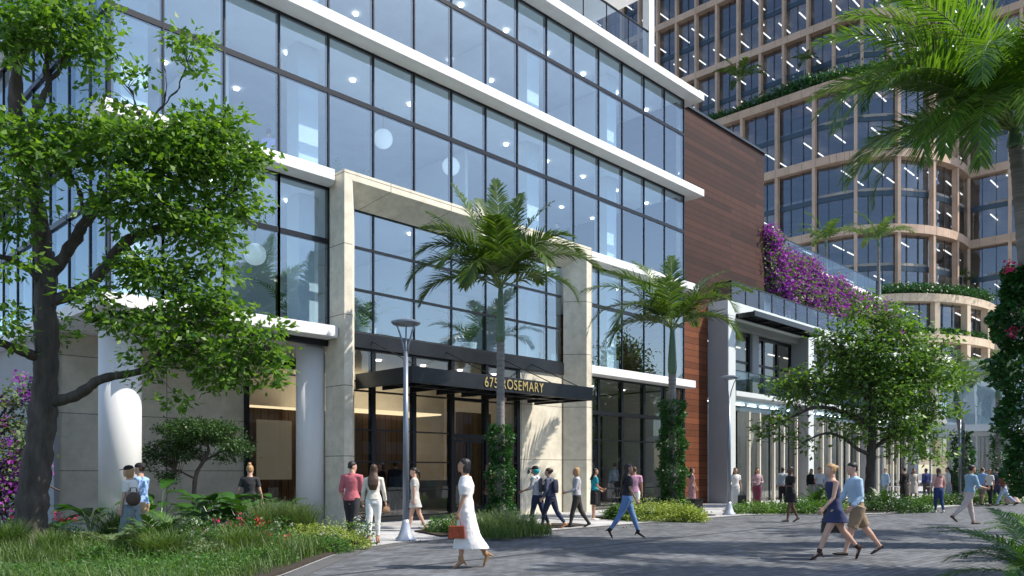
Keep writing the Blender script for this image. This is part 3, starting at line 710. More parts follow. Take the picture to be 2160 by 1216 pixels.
def foliage(cl, out, per, spread, size, aspect=.55, up=.75):
    n = len(cl); P = np.repeat(cl, per, 0) + rng.normal(0, spread, (n * per, 3)) * np.array([1, 1, .55])
    D = unit(np.repeat(out, per, 0) * .6 + (P - np.repeat(cl, per, 0)) / spread * .5)
    return flat_leaf_quads(P, D, size, aspect, up=up)
def twig_mesh(mb, cl, limbs, r0=.02, frac=.6):
    nodes = []
    for pts, rads in limbs:
        for i in range(len(pts) - 1):
            for t in (0, .5): nodes.append((Vector(pts[i]).lerp(Vector(pts[i+1]), t)))
    nodes.append(Vector(limbs[0][0][-1]))
    NA = np.array([tuple(n) for n in nodes])
    for c in cl:
        if rng.random() > frac: continue
        d = np.linalg.norm(NA - c, axis=1) + np.maximum(0, NA[:, 2] - c[2]) * 1.2
        a = Vector(NA[int(np.argmin(d))]); e = Vector(c); m = a.lerp(e, .55) + Vector((0, 0, .12 * (e - a).length))
        mb.tube([a, m, e], [r0, r0 * .6, r0 * .25], 4, cap=False)
def smooth_line(pts, k=4):
    pts = [Vector(p) for p in pts]; out = []
    for i in range(len(pts) - 1):
        p0 = pts[max(i-1, 0)]; p1 = pts[i]; p2 = pts[i+1]; p3 = pts[min(i+2, len(pts)-1)]
        for j in range(k):
            t = j / k
            out.append(.5 * ((2*p1) + (p2-p0)*t + (2*p0-5*p1+4*p2-p3)*t*t + (3*p1-p0-3*p2+p3)*t**3))
    out.append(pts[-1]); return out
def tree(loc, label, limbs, blobs, lm, dens, per, spread, size, twr=.02, group=None, root=True, name='broadleaf_tree', frac=.6, tn=12):
    t = thing(name, loc, label, 'tree', group)
    mb = MB(); sm = []
    for pts, rr in limbs:
        P = smooth_line(pts, 9); n = len(P); rads = [np.interp(i / (n - 1), np.linspace(0, 1, len(rr)), rr) * (1 + .06 * math.sin(i * 1.7)) for i in range(n)]
        mb.tube(P, rads, 20 if rr[0] > .15 else tn); sm.append((P, rads))
    if root:
        b = Vector(limbs[0][0][0]); r = limbs[0][1][0]
        for a in range(6):
            an = a * 1.05 + .4; mb.tube([b + Vector((0, 0, r * 1.6)) + Vector((math.cos(an), math.sin(an), 0)) * r * .5, b + Vector((math.cos(an), math.sin(an), 0)) * r * 1.0 + Vector((0, 0, r * .4)), b + Vector((math.cos(an) * r * 1.8, math.sin(an) * r * 1.8, -.05))], [r * .45, r * .35, r * .15], 6)
    from mathutils import noise
    for i, q in enumerate(mb.v):
        v_ = Vector(q); k = noise.noise(Vector((v_.x * 9, v_.y * 9, v_.z * 2.2))) + .6 * noise.noise(Vector((v_.x * 22, v_.y * 22, v_.z * 6)))
        r_ = limbs[0][1][0]; mb.v[i] = tuple(v_ + Vector((k, -k * .7, k * .3)) * r_ * .16)
    cl, out = clumps_in(blobs, dens)
    twig_mesh(mb, cl, sm, twr, frac)
    mb.build('trunk', M['bark'], t, smooth=True)
    V, F = foliage(cl, out, per, spread, size)
    np_mesh('crown', V, F, M[lm], t)
    return t
def pb(px, py, D, rx, ry, rd=None):
    s = D / FPX; return (tuple(at(px, py, D)), (rx * s if rd is None else rd, (rx + ry) / 2 * s * 1.0 if rd is None else rd, ry * s))
def P_(*a): return [tuple(at(*q)) for q in a]
# big tree in the left foreground
lt_limbs = [
 (P_((62,1172,15),(70,1050,15),(84,930,15),(96,820,15),(96,700,15),(98,600,15),(92,530,15)), [.30,.265,.24,.215,.19,.175,.16]),
 (P_((92,540,15),(80,440,14.8),(42,310,14.5),(34,200,14.3),(48,90,14.1),(92,10,14)), [.16,.13,.12,.11,.09,.05]),
 (P_((100,590,15),(150,520,15),(180,470,15),(215,428,15.1),(300,380,15.2),(400,310,15.2),(470,260,15.3)), [.12,.11,.095,.085,.07,.05,.02]),
 (P_((98,640,15),(190,600,15.2),(262,514,15.3),(330,485,15.4),(420,450,15.5),(500,400,15.6)), [.12,.11,.10,.09,.06,.02]),
 (P_((100,850,15),(160,835,14.9),(215,800,14.8),(300,782,14.9),(360,745,15),(450,720,15.2),(560,730,15.4)), [.11,.10,.085,.06,.05,.035,.02]),
 (P_((86,620,15),(70,580,14.8),(30,550,14.5),(-30,535,14.2)), [.07,.06,.05,.04]),
 (P_((88,760,15),(40,738,14.6),(-30,715,14.2)), [.09,.08,.06]),
 (P_((42,310,14.5),(75,240,14.4),(100,180,14.3),(98,110,14.2),(110,50,14.2)), [.07,.065,.055,.045,.03]),
 (P_((100,180,14.3),(140,120,14.3),(160,60,14.2)), [.035,.03,.015]),
 (P_((400,310,15.2),(330,300,15.1),(308,265,15),(285,215,15),(262,160,15)), [.03,.024,.022,.016,.01]),
 (P_((308,265,15),(345,225,15),(378,180,15),(395,130,15)), [.02,.017,.013,.008]),
 (P_((300,782,14.9),(400,690,15.1),(480,650,15.2)), [.04,.03,.015]),
 (P_((262,514,15.3),(330,590,15.2),(400,640,15.1)), [.05,.03,.015]),
 (P_((180,470,15),(165,400,14.8),(120,330,14.6)), [.05,.035,.015]),
 (P_((345,225,15),(352,180,15),(345,140,15)), [.012,.01,.006]),
]
lt_blobs = [pb(*q) for q in [(455,310,15.2,100,80),(495,405,15.4,65,62),(360,330,14.8,95,75),(240,300,14.4,95,50),(90,310,14,100,70),(30,420,14,60,70),(300,430,14.6,105,62),(430,490,15.2,80,55),(330,570,14.8,95,45),(190,630,14.3,60,28),(430,640,15.3,95,48),(535,700,15.5,65,45),(560,775,15.6,48,48),(465,770,15.3,80,55),(370,700,15,90,50),(300,770,14.7,55,30),(250,680,14.5,60,40),(372,835,15,30,28),(450,560,15.2,55,35),(95,55,13.9,110,65),(205,25,14,45,40),(212,110,14.1,30,50),(222,190,14.2,22,35),(15,95,13.6,50,60),(15,680,14,42,50),(20,560,13.8,40,40),(130,700,15.6,40,30),(405,105,15,38,30),(430,150,15,22,35),(300,165,14.9,30,20),(262,225,14.9,22,12),(150,250,14.2,50,30),(385,85,15,25,14)]]
tree(tuple(gr(62, 15)), 'large leafy tree with dark twisted trunk in the grass at left', lt_limbs, lt_blobs, 'leafA', 40, 25, .145, .15, .010, frac=.5)
# tree in the bed before the podium
rt_limbs = [
 (P_((1833,1075,36),(1835,1010,36),(1838,950,36),(1840,890,36),(1835,820,36),(1845,740,36),(1850,680,36)), [.22,.20,.19,.15,.11,.07,.03]),
 (P_((1840,950,36),(1870,925,36.2),(1905,905,36.4),(1950,900,36.6)), [.1,.085,.06,.03]),
 (P_((1836,960,36),(1810,948,35.8),(1780,925,35.6),(1740,915,35.4),(1690,935,35.2)), [.1,.08,.07,.05,.02]),
 (P_((1838,900,36),(1780,870,35.7),(1720,860,35.5),(1660,885,35.3),(1620,900,35.2)), [.12,.1,.08,.05,.02]),
 (P_((1838,880,36),(1890,810,36.3),(1940,770,36.5),(1990,760,36.7)), [.12,.09,.06,.02]),
 (P_((1838,860,36),(1800,790,35.8),(1770,730,35.6)), [.1,.07,.03]),
]
rt_blobs = [pb(*q) for q in [(1855,690,36,75,55),(1800,760,36,95,60),(1770,705,35.8,50,42),(1705,820,35.5,65,45),(1655,815,35.4,40,35),(1650,905,35.4,42,42),(1615,900,35.3,25,25),(1935,800,36.3,85,62),(1965,745,36.4,55,48),(1905,905,36,85,55),(1845,830,36,95,62),(1785,895,35.8,65,40),(1955,955,36.2,45,20),(1965,880,36.3,50,48),(1705,945,35.4,35,14),(1825,645,36,32,24),(2000,790,36.6,32,48),(1740,800,35.7,60,48),(1880,750,36,80,50),(1990,960,36.4,30,14)]]
tree(tuple(gr(1833, 36)), 'round leafy street tree with forking dark trunk in front of the grey podium shops', rt_limbs, rt_blobs, 'leafB', 4.8, 28, .27, .22, .018, frac=.6)
# small sculpted tree in the recess behind the round columns
tree(tuple(gr(420, 21.5)), 'small dark cloud-pruned tree with pale crooked trunk in the shaded recess', [(P_((408,1100,21.5),(412,1010,21.5),(428,975,21.5),(440,950,21.5),(432,925,21.5)), [.06,.055,.05,.04,.02]), (P_((412,1010,21.5),(390,1000,21.5),(370,990,21.5)), [.03,.025,.015]), (P_((428,975,21.5),(470,950,21.5),(500,940,21.5)), [.035,.025,.015])],
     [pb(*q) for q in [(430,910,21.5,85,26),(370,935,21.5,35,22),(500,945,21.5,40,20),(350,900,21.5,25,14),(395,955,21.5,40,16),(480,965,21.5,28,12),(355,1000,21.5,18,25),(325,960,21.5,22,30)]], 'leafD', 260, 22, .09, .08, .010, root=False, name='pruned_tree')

# ---------------------------------------------------------------- palms
RV = Vector((sa, -ca, 0)); FV = Vector((ca, sa, 0))      # picture-right and away directions on the ground
def az_dir(az): return RV * math.cos(R(az)) + FV * math.sin(R(az))
def frond(parent, start, az, el, length, droop, lm, nl=44, ll=.5, lw=.035, rad=.022, power=1.5):
    pts = []; p = Vector(start); h = az_dir(az); n = 18; ds = length / n
    for i in range(n + 1):
        t = i / n; a = R(el) - R(droop) * t ** power
        pts.append(p.copy()); p = p + (h * math.cos(a) + Vector((0, 0, 1)) * math.sin(a)) * ds
    mb = MB().tube(pts, [rad * (1 - .85 * i / n) for i in range(n + 1)], 5)
    o = mb.build('frond', M['rachis'], parent)
    A = np.array([tuple(q) for q in pts]); T = unit(np.gradient(A, axis=0)); side = np.array(tuple(Vector((0, 0, 1)).cross(h).normalized()))
    ts = np.linspace(.14, .995, nl); Vs = []; Fs = []; k = 0
    for sg in (-1, 1):
        for t in ts:
            t2 = min(1, max(0, t + rng.normal(0, .006))); x = t2 * n; i = min(int(x), n - 1); f = x - i
            q = A[i] * (1-f) + A[i+1] * f; tg_ = T[i] * (1-f) + T[i+1] * f; nr = np.cross(side, tg_); nr = nr if nr[2] > 0 else -nr
            L_ = ll * (math.sin(math.pi * min(1, .12 + .86 * (t2 ** .8))) ** .6) * rng.uniform(.85, 1.1)
            fw = .35 + .75 * t2; d = unit(sg * side * (1 - .35 * t2) + tg_ * fw + nr * rng.uniform(.05, .4))
            wv = unit(np.cross(d, nr)) * lw * .5
            m1 = q + d * L_ * .5; dn = np.array([0, 0, -1.0]) * rng.uniform(.10, .38) * L_
            m2 = q + d * L_ + dn
            Vs += [q - wv * .6, q + wv * .6, m1 + wv + dn * .2, m1 - wv + dn * .2, m2 + wv * .15, m2 - wv * .15]
            Fs += [(k, k+1, k+2, k+3), (k+3, k+2, k+4, k+5)]; k += 6
    np_mesh('leaflets', np.array(Vs), np.array(Fs), M[lm], o)
    return o
def ivy(parent, pts, r, n, size, mat_='leafI', name='ivy'):
    pts = [Vector(p) for p in pts]; P = []; O = []
    for _ in range(n):
        t = rng.random() * (len(pts) - 1); i = min(int(t), len(pts) - 2); q = pts[i].lerp(pts[i+1], t - i)
        rr = (r[i] + (r[i+1] - r[i]) * (t - i)) * (1 + .22 * math.sin(q.z * 5.1 + i) + .12 * math.sin(q.z * 13)); a = rng.uniform(0, 2 * math.pi); o = Vector((math.cos(a), math.sin(a), 0))
        k = rng.uniform(.55, 1.05); P.append(tuple(q + o * rr * k)); O.append((o.x, o.y, rng.uniform(-.5, .3)))
    V, F = leaf_quads(np.array(P), np.array(O), size, .75, .1, 1.0)
    return np_mesh(name, V, F, M[mat_], parent)
def palm(loc, label, zc, fronds, trunk_r=.12, shaft=1.3, lean=(0, 0), lm='palm', ivyspec=None, group=None, nl=44, ll=.5, lw=.035, name='palm_tree', rad=.022):
    loc = Vector(loc); t = thing(name, loc, label, 'palm tree', group)
    top = loc + Vector((lean[0], lean[1], zc)); pts = [loc.lerp(top, k) + Vector((lean[0], lean[1], 0)) * (k*k - k) * .4 for k in np.linspace(0, 1, 9)]
    zs = zc - shaft; k0 = zs / zc
    low_ = [p for i, p in enumerate(pts) if i / 8 < k0 - .03] + [loc.lerp(top, k0)]
    mb = MB(); L_ = smooth_line(low_, 10); mb.tube(L_, [trunk_r * (1.35 - .35 * min(1, i / len(L_) * 1.6)) * (1.07 if i % 2 else .97) for i in range(len(L_))], 12)
    mb.build('trunk', M['ptrunk'], t, smooth=True)
    if shaft > .3:
        s0 = loc.lerp(top, k0); MB().tube([s0.lerp(top, k) for k in (0, .12, .3, .6, .9, 1.1)], [trunk_r * q for q in (1.0, 1.22, 1.15, .9, .62, .3)], 12).build('crownshaft', M['pshaft'], t, smooth=True)
    for (az, el, ln, dr) in fronds: frond(t, top + az_dir(az) * trunk_r * .4 + Vector((0, 0, rng.uniform(-.15, .05))), az, el, ln, dr, lm, nl, ll, lw, rad)
    if ivyspec:
        z0, z1, r0, r1, n, s = ivyspec
        q = [loc + Vector((lean[0] * k, lean[1] * k, zc * k)) for k in (z0 / zc, (z0 + z1) / 2 / zc, z1 / zc)]
        ivy(t, q, [r0, (r0 + r1) / 2, r1], n, s)
    return t
FA = [(150,70,3.4,20),(100,84,3.4,18),(62,78,3.2,28),(20,74,3.1,40),(168,60,3.1,35),(182,46,3.1,125),(190,56,2.8,110),(2,44,3.1,95),(14,58,2.8,90),(225,48,2.6,120),(305,48,2.6,125),(265,64,2.5,80),(330,60,2.7,90),(200,62,2.8,75),(60,50,2.6,100),(120,50,2.6,110),(120,76,3.2,30),(176,30,2.6,110),(350,28,2.5,110),(245,35,2.3,120)]
pA = gr(1056, 22)
palm(pA, 'tall green palm with feathery arching fronds in front of the entrance canopy', 6.75, FA, .11, 1.6, lm='palm', ivyspec=(.1, 2.9, .40, .28, 5200, .08), group='palms planted along the pavement', nl=64, ll=.78, lw=.055)
FB = [(168,54,3.7,80),(180,40,3.7,130),(8,40,3.7,40),(25,62,3.4,50),(128,72,3.3,45),(80,80,3.1,35),(-8,38,3.0,150),(215,40,3.3,130),(250,60,2.9,90),(310,48,3.1,120),(190,64,3.2,70),(345,58,3.2,100),(60,50,3.0,110),(150,64,3.4,40),(200,24,2.9,110),(330,26,2.8,110),(100,55,3.0,90),(175,20,2.8,100)]
palm(gr(1418, 28), 'shorter green palm with drooping fronds before the shopfront windows', 6.7, FB, .13, 1.7, lm='palm', ivyspec=(.1, 4.1, .48, .36, 7000, .095), group='palms planted along the pavement', nl=52, ll=.78, lw=.06)
# big palm at the right edge
FC = [(178,52,4.0,68),(165,66,3.9,62),(188,46,4.3,122),(194,30,4.0,88),(200,62,3.7,80),(172,18,3.3,80),(150,78,3.8,50),(120,70,3.6,70),(230,40,3.6,110),(262,58,3.5,90),(300,44,3.5,110),(330,62,3.6,80),(0,50,3.6,90),(30,66,3.6,80),(60,40,3.3,110),(90,60,3.6,90),(215,18,3.0,100),(245,22,2.9,110),(140,28,3.2,100),(182,82,3.4,60),(176,40,3.9,88),(195,48,3.8,118),(205,30,3.4,70),(158,50,3.8,75),(135,56,3.7,80),(280,70,3.4,80),(315,50,3.5,100),(10,75,3.6,70),(345,40,3.5,90),(185,5,3.0,60),(205,25,3.1,120),(225,20,3.0,125),(250,15,2.8,120),(285,20,2.9,120),(320,15,2.9,120),(170,10,3.0,95),(255,40,3.0,60),(100,75,3.8,55)]
p0 = gr(2195, 17); tp_ = at(2140, 262, 17); leanC = tp_ - p0
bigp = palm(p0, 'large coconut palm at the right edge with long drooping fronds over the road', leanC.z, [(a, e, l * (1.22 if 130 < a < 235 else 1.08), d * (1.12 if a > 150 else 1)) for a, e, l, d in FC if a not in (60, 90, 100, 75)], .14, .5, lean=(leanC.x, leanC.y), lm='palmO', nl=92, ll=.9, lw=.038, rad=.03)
ivy(bigp, [p0.lerp(tp_, k) for k in (.12, .3, .45, .58, .66)], [.45, .62, .66, .5, .25], 9500, .12)
for (px, py) in ((2128,568),(2135,700)):
    c = at(px, py, 16.6); V, F = leaf_quads(np.array(c) + rng.normal(0, .07, (40, 3)), rng.normal(0, 1, (40, 3)), .07, .8); np_mesh('bloom', V, F, M['pinkf'], bigp)
# distant street palms behind the lamp post
FD = [(150,70,3.6,60),(100,78,3.4,70),(170,40,3.4,110),(20,60,3.4,90),(350,36,3.4,120),(60,74,3.4,70),(210,40,3.2,120),(300,45,3.2,120),(250,60,3.2,100),(190,60,3.4,85)]
palm(gr(2042, 40), 'palm with ivy wrapped trunk just right of the street tree', 5.6, FD, .17, .6, lean=(-.5, .4), lm='palm', ivyspec=(.1, 3.6, .55, .42, 1500, .14), group='palms planted along the pavement', nl=34, ll=.7, lw=.07)
palm(gr(2106, 46), 'distant palm with slim ivy trunk between the street tree and the big right palm', 6.6, FD[::-1][:8], .15, .8, lm='palm', ivyspec=(.1, 4.2, .42, .34, 1200, .14), group='palms planted along the pavement', nl=30, ll=.7, lw=.07)
# palms on roof terraces
FE = [(a, e, 3.3, d) for a, e, d in ((0,40,80),(45,55,70),(90,40,90),(135,60,60),(180,42,80),(225,30,90),(270,48,80),(315,36,90),(160,75,50),(20,72,50))]
def tpalm(px, D, z, h, sc, label):
    q = gr(px, D, z)
    t = palm(q, label, h, [(a, e, l * sc, d) for a, e, l, d in FE], .13 * sc, .5, lm='palm', group='palms on the roof terraces', nl=20, ll=.8 * sc, lw=.14 * sc)
tpalm(1560, 95, 45.8, 2.6, 1.05, 'wide palm on the tower terrace nearest the white office slab')
tpalm(1697, 94, 45.8, 4.2, .55, 'little palm on the planted tower terrace, right of the wide palm')
tpalm(1942, 93, 45.8, 5.5, .9, 'palm at the rounded corner of the high tower terrace')
tpalm(1853, 58.5, 14.4, 4.2, .85, 'slender palm behind the curved glass terrace rail')
tpalm(1742, 55, 14.4, 3.2, .75, 'low palm half hidden behind the terrace glass above the bougainvillea')
tpalm(2030, 93, 20.6, 3.9, .42, 'small bright palm left of its twin on the low round terrace')
tpalm(2046, 94, 20.6, 3.6, .35, 'small bright palm right of its twin on the low round terrace')
# off-frame street palms whose crowns shade the paving
for i, (Rr, D, z) in enumerate(((12.3, 12.0, 8.6), (16.2, 11.6, 9.5), (18.5, 20.5, 8.8))):
    q = RV * Rr + FV * D
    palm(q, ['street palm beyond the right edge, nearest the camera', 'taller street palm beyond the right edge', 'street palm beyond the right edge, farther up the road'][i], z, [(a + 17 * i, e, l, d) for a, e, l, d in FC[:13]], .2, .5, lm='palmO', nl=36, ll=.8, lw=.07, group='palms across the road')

# ---------------------------------------------------------------- hedges on terraces
def hedge(name, pts, wd, h, dens, size, lm, label, parent=None):
    P = []
    for i in range(len(pts) - 1):
        a, c = np.array(pts[i]), np.array(pts[i+1]); k = int(np.linalg.norm(c - a) * dens)
        t = rng.random((k, 1)); q = a + (c - a) * t; hh = h * (.75 + .3 * np.sin(t * 9 + i)) 
        q = q + rng.normal(0, wd / 2, (k, 3)) * np.array([1, 1, 0]); q[:, 2] += (rng.random(k) ** .6) * hh[:, 0]; P.append(q)
    P = np.concatenate(P); V, F = leaf_quads(P, np.tile([0, 0, .8], (len(P), 1)), size, .6, .1, 1.2)
    o = np_mesh(name, V, F, M[lm]); return tag(o, label, 'hedge')
def lift(path, z, dd): return [(x, y, z) for x, y in inset(path, dd)]
hedge('terrace_hedge', lift([(90, 62)] + low[1:20], 45.8, .5), 1.2, 1.3, 240, .35, 'leafI', 'long green hedge along the tower terrace edge')
hedge('terrace_hedge', lift(base[1:25], 20.6, .6), 1.3, 1.1, 420, .28, 'leafI', 'green hedge crowning the cream rounded tower base')
hedge('terrace_hedge', lift(base[1:25], 16.3, .2), .5, .6, 420, .25, 'leafI', 'narrow planter strip between the two cream tower bands')

# ---------------------------------------------------------------- bougainvillea
def bougain(label, blobs, dens, gper, pper, size, sp, name='bougainvillea', loc=None, zmin=None):
    t = thing(name, loc or blobs[0][0], label, 'climbing plant')
    cl, out = clumps_in(blobs, dens, .3)
    m = (np.sin(cl[:, 0] * 2.3 + cl[:, 2] * 1.7) + np.sin(cl[:, 0] * 5.1 - cl[:, 2] * 3.9) + rng.normal(0, .45, len(cl))) > .05
    V, F = foliage(cl, out, gper, sp, size, .6); np_mesh('leaves', V, F, M['olive'], t)
    V, F = foliage(cl[m] + out[m] * .08, out[m], int(pper * 1.1), sp * .9, size * .8, .9, .2); np_mesh('bracts', V, F, M['bract'], t)
    mb = MB()
    for i in range(0, len(cl) - 1, 3):
        a = Vector(cl[i]); mb.tube([a, a + Vector((rng.normal(0, .3), .2, -.4)), a + Vector((rng.normal(0, .4), .3, -1.0))], [.03, .025, .02], 4)
    mb.build('stems', M['bark'], t); return t
bl = []
for i, x in enumerate(np.linspace(41.9, 52, 11)): bl.append(((x, 21.0 + .1 * (i % 3), 14.0 - .28 * i + .4 * math.sin(i * 2.1)), (1.0, .5, 1.3 - .03 * i)))
for i, x in enumerate(np.linspace(42.5, 57.5, 16)): bl.append(((x, 21.0, 12.5 - .05 * i + .5 * math.cos(i * 1.7)), (1.0, .55, 1.0)))
for i, x in enumerate(np.linspace(46, 59.5, 14)): bl.append(((x, 21.1, 13.75 - .09 * i + .35 * math.sin(i * 1.3)), (1.0, .45, .75)))
bougain('purple bougainvillea spilling over the white terrace wall beside the timber block', bl, 42, 14, 34, .19, .26)
bougain('purple bougainvillea clump at the far end of the white terrace wall', [((58.2, 21.0, 12.6), (1.2, .8, 1.2)), ((60, 20.8, 11.6), (1.4, .8, 1.4)), ((61, 20.6, 10.2), (1.0, .7, 1.1))], 22, 12, 36, .24, .3)
bougain('dark purple bougainvillea thicket behind the left tree trunk', [pb(15,880,18.5,60,70), pb(20,980,18.5,65,70), pb(10,1060,18.3,60,50), pb(60,830,19,30,40)], 30, 20, 22, .12, .16)

# ---------------------------------------------------------------- beds, shrubs, grass
def bed(poly, label=None):
    tag(MB().prism(poly, .0, .06).build('planting_bed', M['soil']), kind='structure')
bed([(-12, 5.02), (-6, 6.24), (2, 8.4), (4.5, 9.8), (6.3, 11.05), (8.2, 12.75), (9.3, 13.65), (10.3, 14.2), (9.6, 15.9), (8.8, 17.2), (7.0, 18.8), (6.6, 24), (-12, 26)])
bed([(12.6, 14.6), (18.2, 14.6), (18.4, 15.4), (16.5, 16.6), (13.2, 16.4)])
bed([(21.0, 15.0), (25.6, 14.7), (25.8, 16.4), (21.4, 16.9)])
bed([(28.0, 14.2), (29.5, 12.3), (31.6, 11.2), (34.9, 11.0), (37.4, 11.4), (37.6, 14.4), (33, 16.2), (28.4, 16)])
bed([(40, 12.2), (47, 11.0), (49, 12.4), (46, 14), (41, 14)])
def blades(P, h, wd, lean=.5, az=None):
    n = len(P); hh = h * rng.uniform(.5, 1.25, (n, 1)); a = rng.uniform(0, 2 * math.pi, n); d = np.stack([np.cos(a), np.sin(a), np.zeros(n)], 1)
    s = np.stack([-np.sin(a), np.cos(a), np.zeros(n)], 1) * wd * rng.uniform(.6, 1.3, (n, 1)); l = lean * rng.uniform(.1, 1.2, (n, 1)) * hh
    Z = np.array([0, 0, 1.0]); m = P + d * l * .35 + Z * hh * .6; t = P + d * l * 1.1 + Z * hh
    V = np.stack([P - s / 2, P + s / 2, m + s * .4, m - s * .4, m - s * .4, m + s * .4, t + s * .06, t - s * .06], 1).reshape(-1, 3)
    # 6 distinct corners per blade, two stacked quads sharing the middle pair
    V = np.stack([P - s / 2, P + s / 2, m + s * .4, m - s * .4, t + s * .06, t - s * .06], 1).reshape(-1, 3)
    b = np.arange(n)[:, None] * 6; F = np.concatenate([b + np.array([0, 1, 2, 3]), b + np.array([3, 2, 4, 5])], 0)
    return V, F
def inpoly(P, poly):
    x, y = P[:, 0], P[:, 1]; c = np.zeros(len(P), bool); n = len(poly)
    for i in range(n):
        x0, y0 = poly[i]; x1, y1 = poly[(i+1) % n]
        k = ((y0 > y) != (y1 > y)) & (x < (x1 - x0) * (y - y0) / (y1 - y0 + 1e-12) + x0); c ^= k
    return c
gpoly = [(-6, 6.5), (2, 8.5), (4.45, 9.9), (6.2, 11.15), (8.1, 12.85), (9.2, 13.7), (10.1, 14.25), (9.3, 15.8), (8.2, 16.9), (6.8, 18.3), (3.0, 19.5), (-6, 19.5)]
def scatter(poly, n):
    xs_ = [p[0] for p in poly]; ys_ = [p[1] for p in poly]
    P = np.stack([rng.uniform(min(xs_), max(xs_), n), rng.uniform(min(ys_), max(ys_), n), np.full(n, .05)], 1)
    return P[inpoly(P, poly)]
P = scatter(gpoly, 170000); ph = np.sin(P[:, 0] * 1.3 + P[:, 1] * .7) + np.sin(P[:, 1] * 1.9 - P[:, 0] * .5); keep = rng.random(len(P)) < np.clip(.62 + .3 * ph, .2, 1)
Dd = (P[:, 0] * ca + P[:, 1] * sa); P = P[keep & (Dd > 9)]; Dd = (P[:, 0] * ca + P[:, 1] * sa)
V, F = blades(P, (.24 + .16 * np.clip(np.sin(P[:, 0] * .9 + P[:, 1] * 1.1), -.3, 1))[:, None], .012, .8)
tag(np_mesh('grass', V, F, M['grassb']), 'long green ornamental grass filling the bed along the kerb', 'grass', kind='stuff')
cpoly = [(-2, 8.1), (2, 8.9), (4.2, 10.1), (5.6, 11.1), (6.8, 12.6), (5.6, 13.4), (3.0, 13.2), (-2, 12.5)]
cpl = scatter(cpoly, 5200); cpl[:, 2] += rng.uniform(.03, .22, len(cpl))
V, F = foliage(cpl, np.tile([0, 0, .7], (len(cpl), 1)), 9, .06, .06, .55)
tag(np_mesh('ground_cover', V, F, M['cover']), 'bright green leafy ground cover at the front of the left bed', 'ground cover', kind='stuff')
def shrub(px, D, rx, h, lm, n, size, label, cat_='shrub', name='shrub', ry=None, group=None, flowers=None, aspect=.5, z=.05, loc=None):
    c = np.array(loc if loc is not None else gr(px, D, z)); t = thing(name, tuple(c), label, cat_, group); ry = ry or rx
    k = max(8, n // 10); u = unit(rng.normal(0, 1, (k, 3))); u[:, 2] = np.abs(u[:, 2]); rad = rng.uniform(.35, 1, (k, 1)) ** .5
    cl = c + u * rad * np.array([rx, ry, h]) * (1 + .2 * np.sin(u[:, :1] * 7 + u[:, 1:2] * 5))
    V, F = foliage(cl, u, 10, size * 1.0, size, aspect, .5); np_mesh('leaves', V, F, M[lm], t)
    st = MB()
    for i in range(0, k, max(1, k // 14)): st.tube([tuple(c), tuple((c + cl[i]) / 2 + np.array([0, 0, .05])), tuple(cl[i])], [.012, .009, .004], 4)
    st.build('stems', M['bark'], t)
    if flowers:
        fm, fn, fs = flowers; q = c + u[:fn] * np.array([rx, ry, h * 1.08]) * 1.0
        Pq = np.repeat(q, 14, 0) + rng.normal(0, fs, (len(q) * 14, 3)); V, F = leaf_quads(Pq, rng.normal(0, 1, Pq.shape), fs * 1.2, .8); np_mesh('blooms', V, F, M[fm], t)
    return t
def tuft(px, D, r, h, n, lm, label, wd=.02, lean=.9, name='grass_clump', cat_='ornamental grass', loc=None, group=None):
    c = np.array(loc if loc is not None else gr(px, D, .05)); a = rng.uniform(0, 2*math.pi, n); rr = r * .35 * np.sqrt(rng.random(n))
    P = c + np.stack([np.cos(a) * rr, np.sin(a) * rr, np.zeros(n)], 1); V, F = blades(P, h, wd, lean)
    o = np_mesh(name, V, F, M[lm]); return tag(o, label, cat_, group)
def broad(px, D, n, ls, h, label, name='broadleaf_plant', z=.05):
    """big paddle leaves on stalks"""
    c = Vector(gr(px, D, z)); t = thing(name, c, label, 'plant'); st = MB()
    for i in range(int(n * 2)):
        a = rng.uniform(0, 2*math.pi); o = Vector((math.cos(a), math.sin(a), 0)); el = rng.uniform(.5, 1.1); q = c + o * h * .4 * rng.uniform(.4, 1) + Vector((0, 0, h * rng.uniform(.45, 1)))
        st.tube([c, c.lerp(q, .6) + Vector((0, 0, .08)), q], [.018, .014, .01], 5)
        d = (o * 1.0 + Vector((0, 0, rng.uniform(-.2, .8)))).normalized(); s = d.cross(Vector((0, 0, 1))).normalized(); u = s.cross(d); L_ = ls * rng.uniform(.7, 1.2); W_ = L_ * .6
        V = []; F = []
        for j, tt in enumerate(np.linspace(0, 1, 7)):
            w_2 = W_ / 2 * math.sin(math.pi * (tt * .93 + .04)) ** .7; m = q + d * L_ * tt - Vector((0, 0, 1)) * L_ * .35 * tt * tt
            V += [m - s * w_2 + u * w_2 * .35, m, m + s * w_2 + u * w_2 * .35]
            if j: b_ = j * 3; F += [(b_-3, b_-2, b_+1, b_), (b_-2, b_-1, b_+2, b_+1)]
        np_mesh('leaf', np.array([tuple(v) for v in V]), np.array(F), M['bigleaf'], t, smooth=True)
    st.build('stems', M['pshaft'], t); return t
for i, (px, D, n, ls, h, lab) in enumerate([
  (455, 18.4, 12, .62, .95, 'glossy large leaved plant in the bed left of the person in black'), (515, 17.8, 12, .6, .9, 'glossy large leaved plant just left of the dark topped person'),
  (580, 18.8, 12, .55, .95, 'glossy large leaved plant nearest the narrow round column'), (425, 19.2, 9, .55, .9, 'large leaved plant under the pruned tree'),
  (190, 20, 6, .75, .55, 'dark paddle leaved plant at the foot of the beige wall'), (335, 20.4, 7, .8, 1.1, 'dark banana leaved plant right of the wide round column')]):
    broad(px, D, n, ls, h, lab)
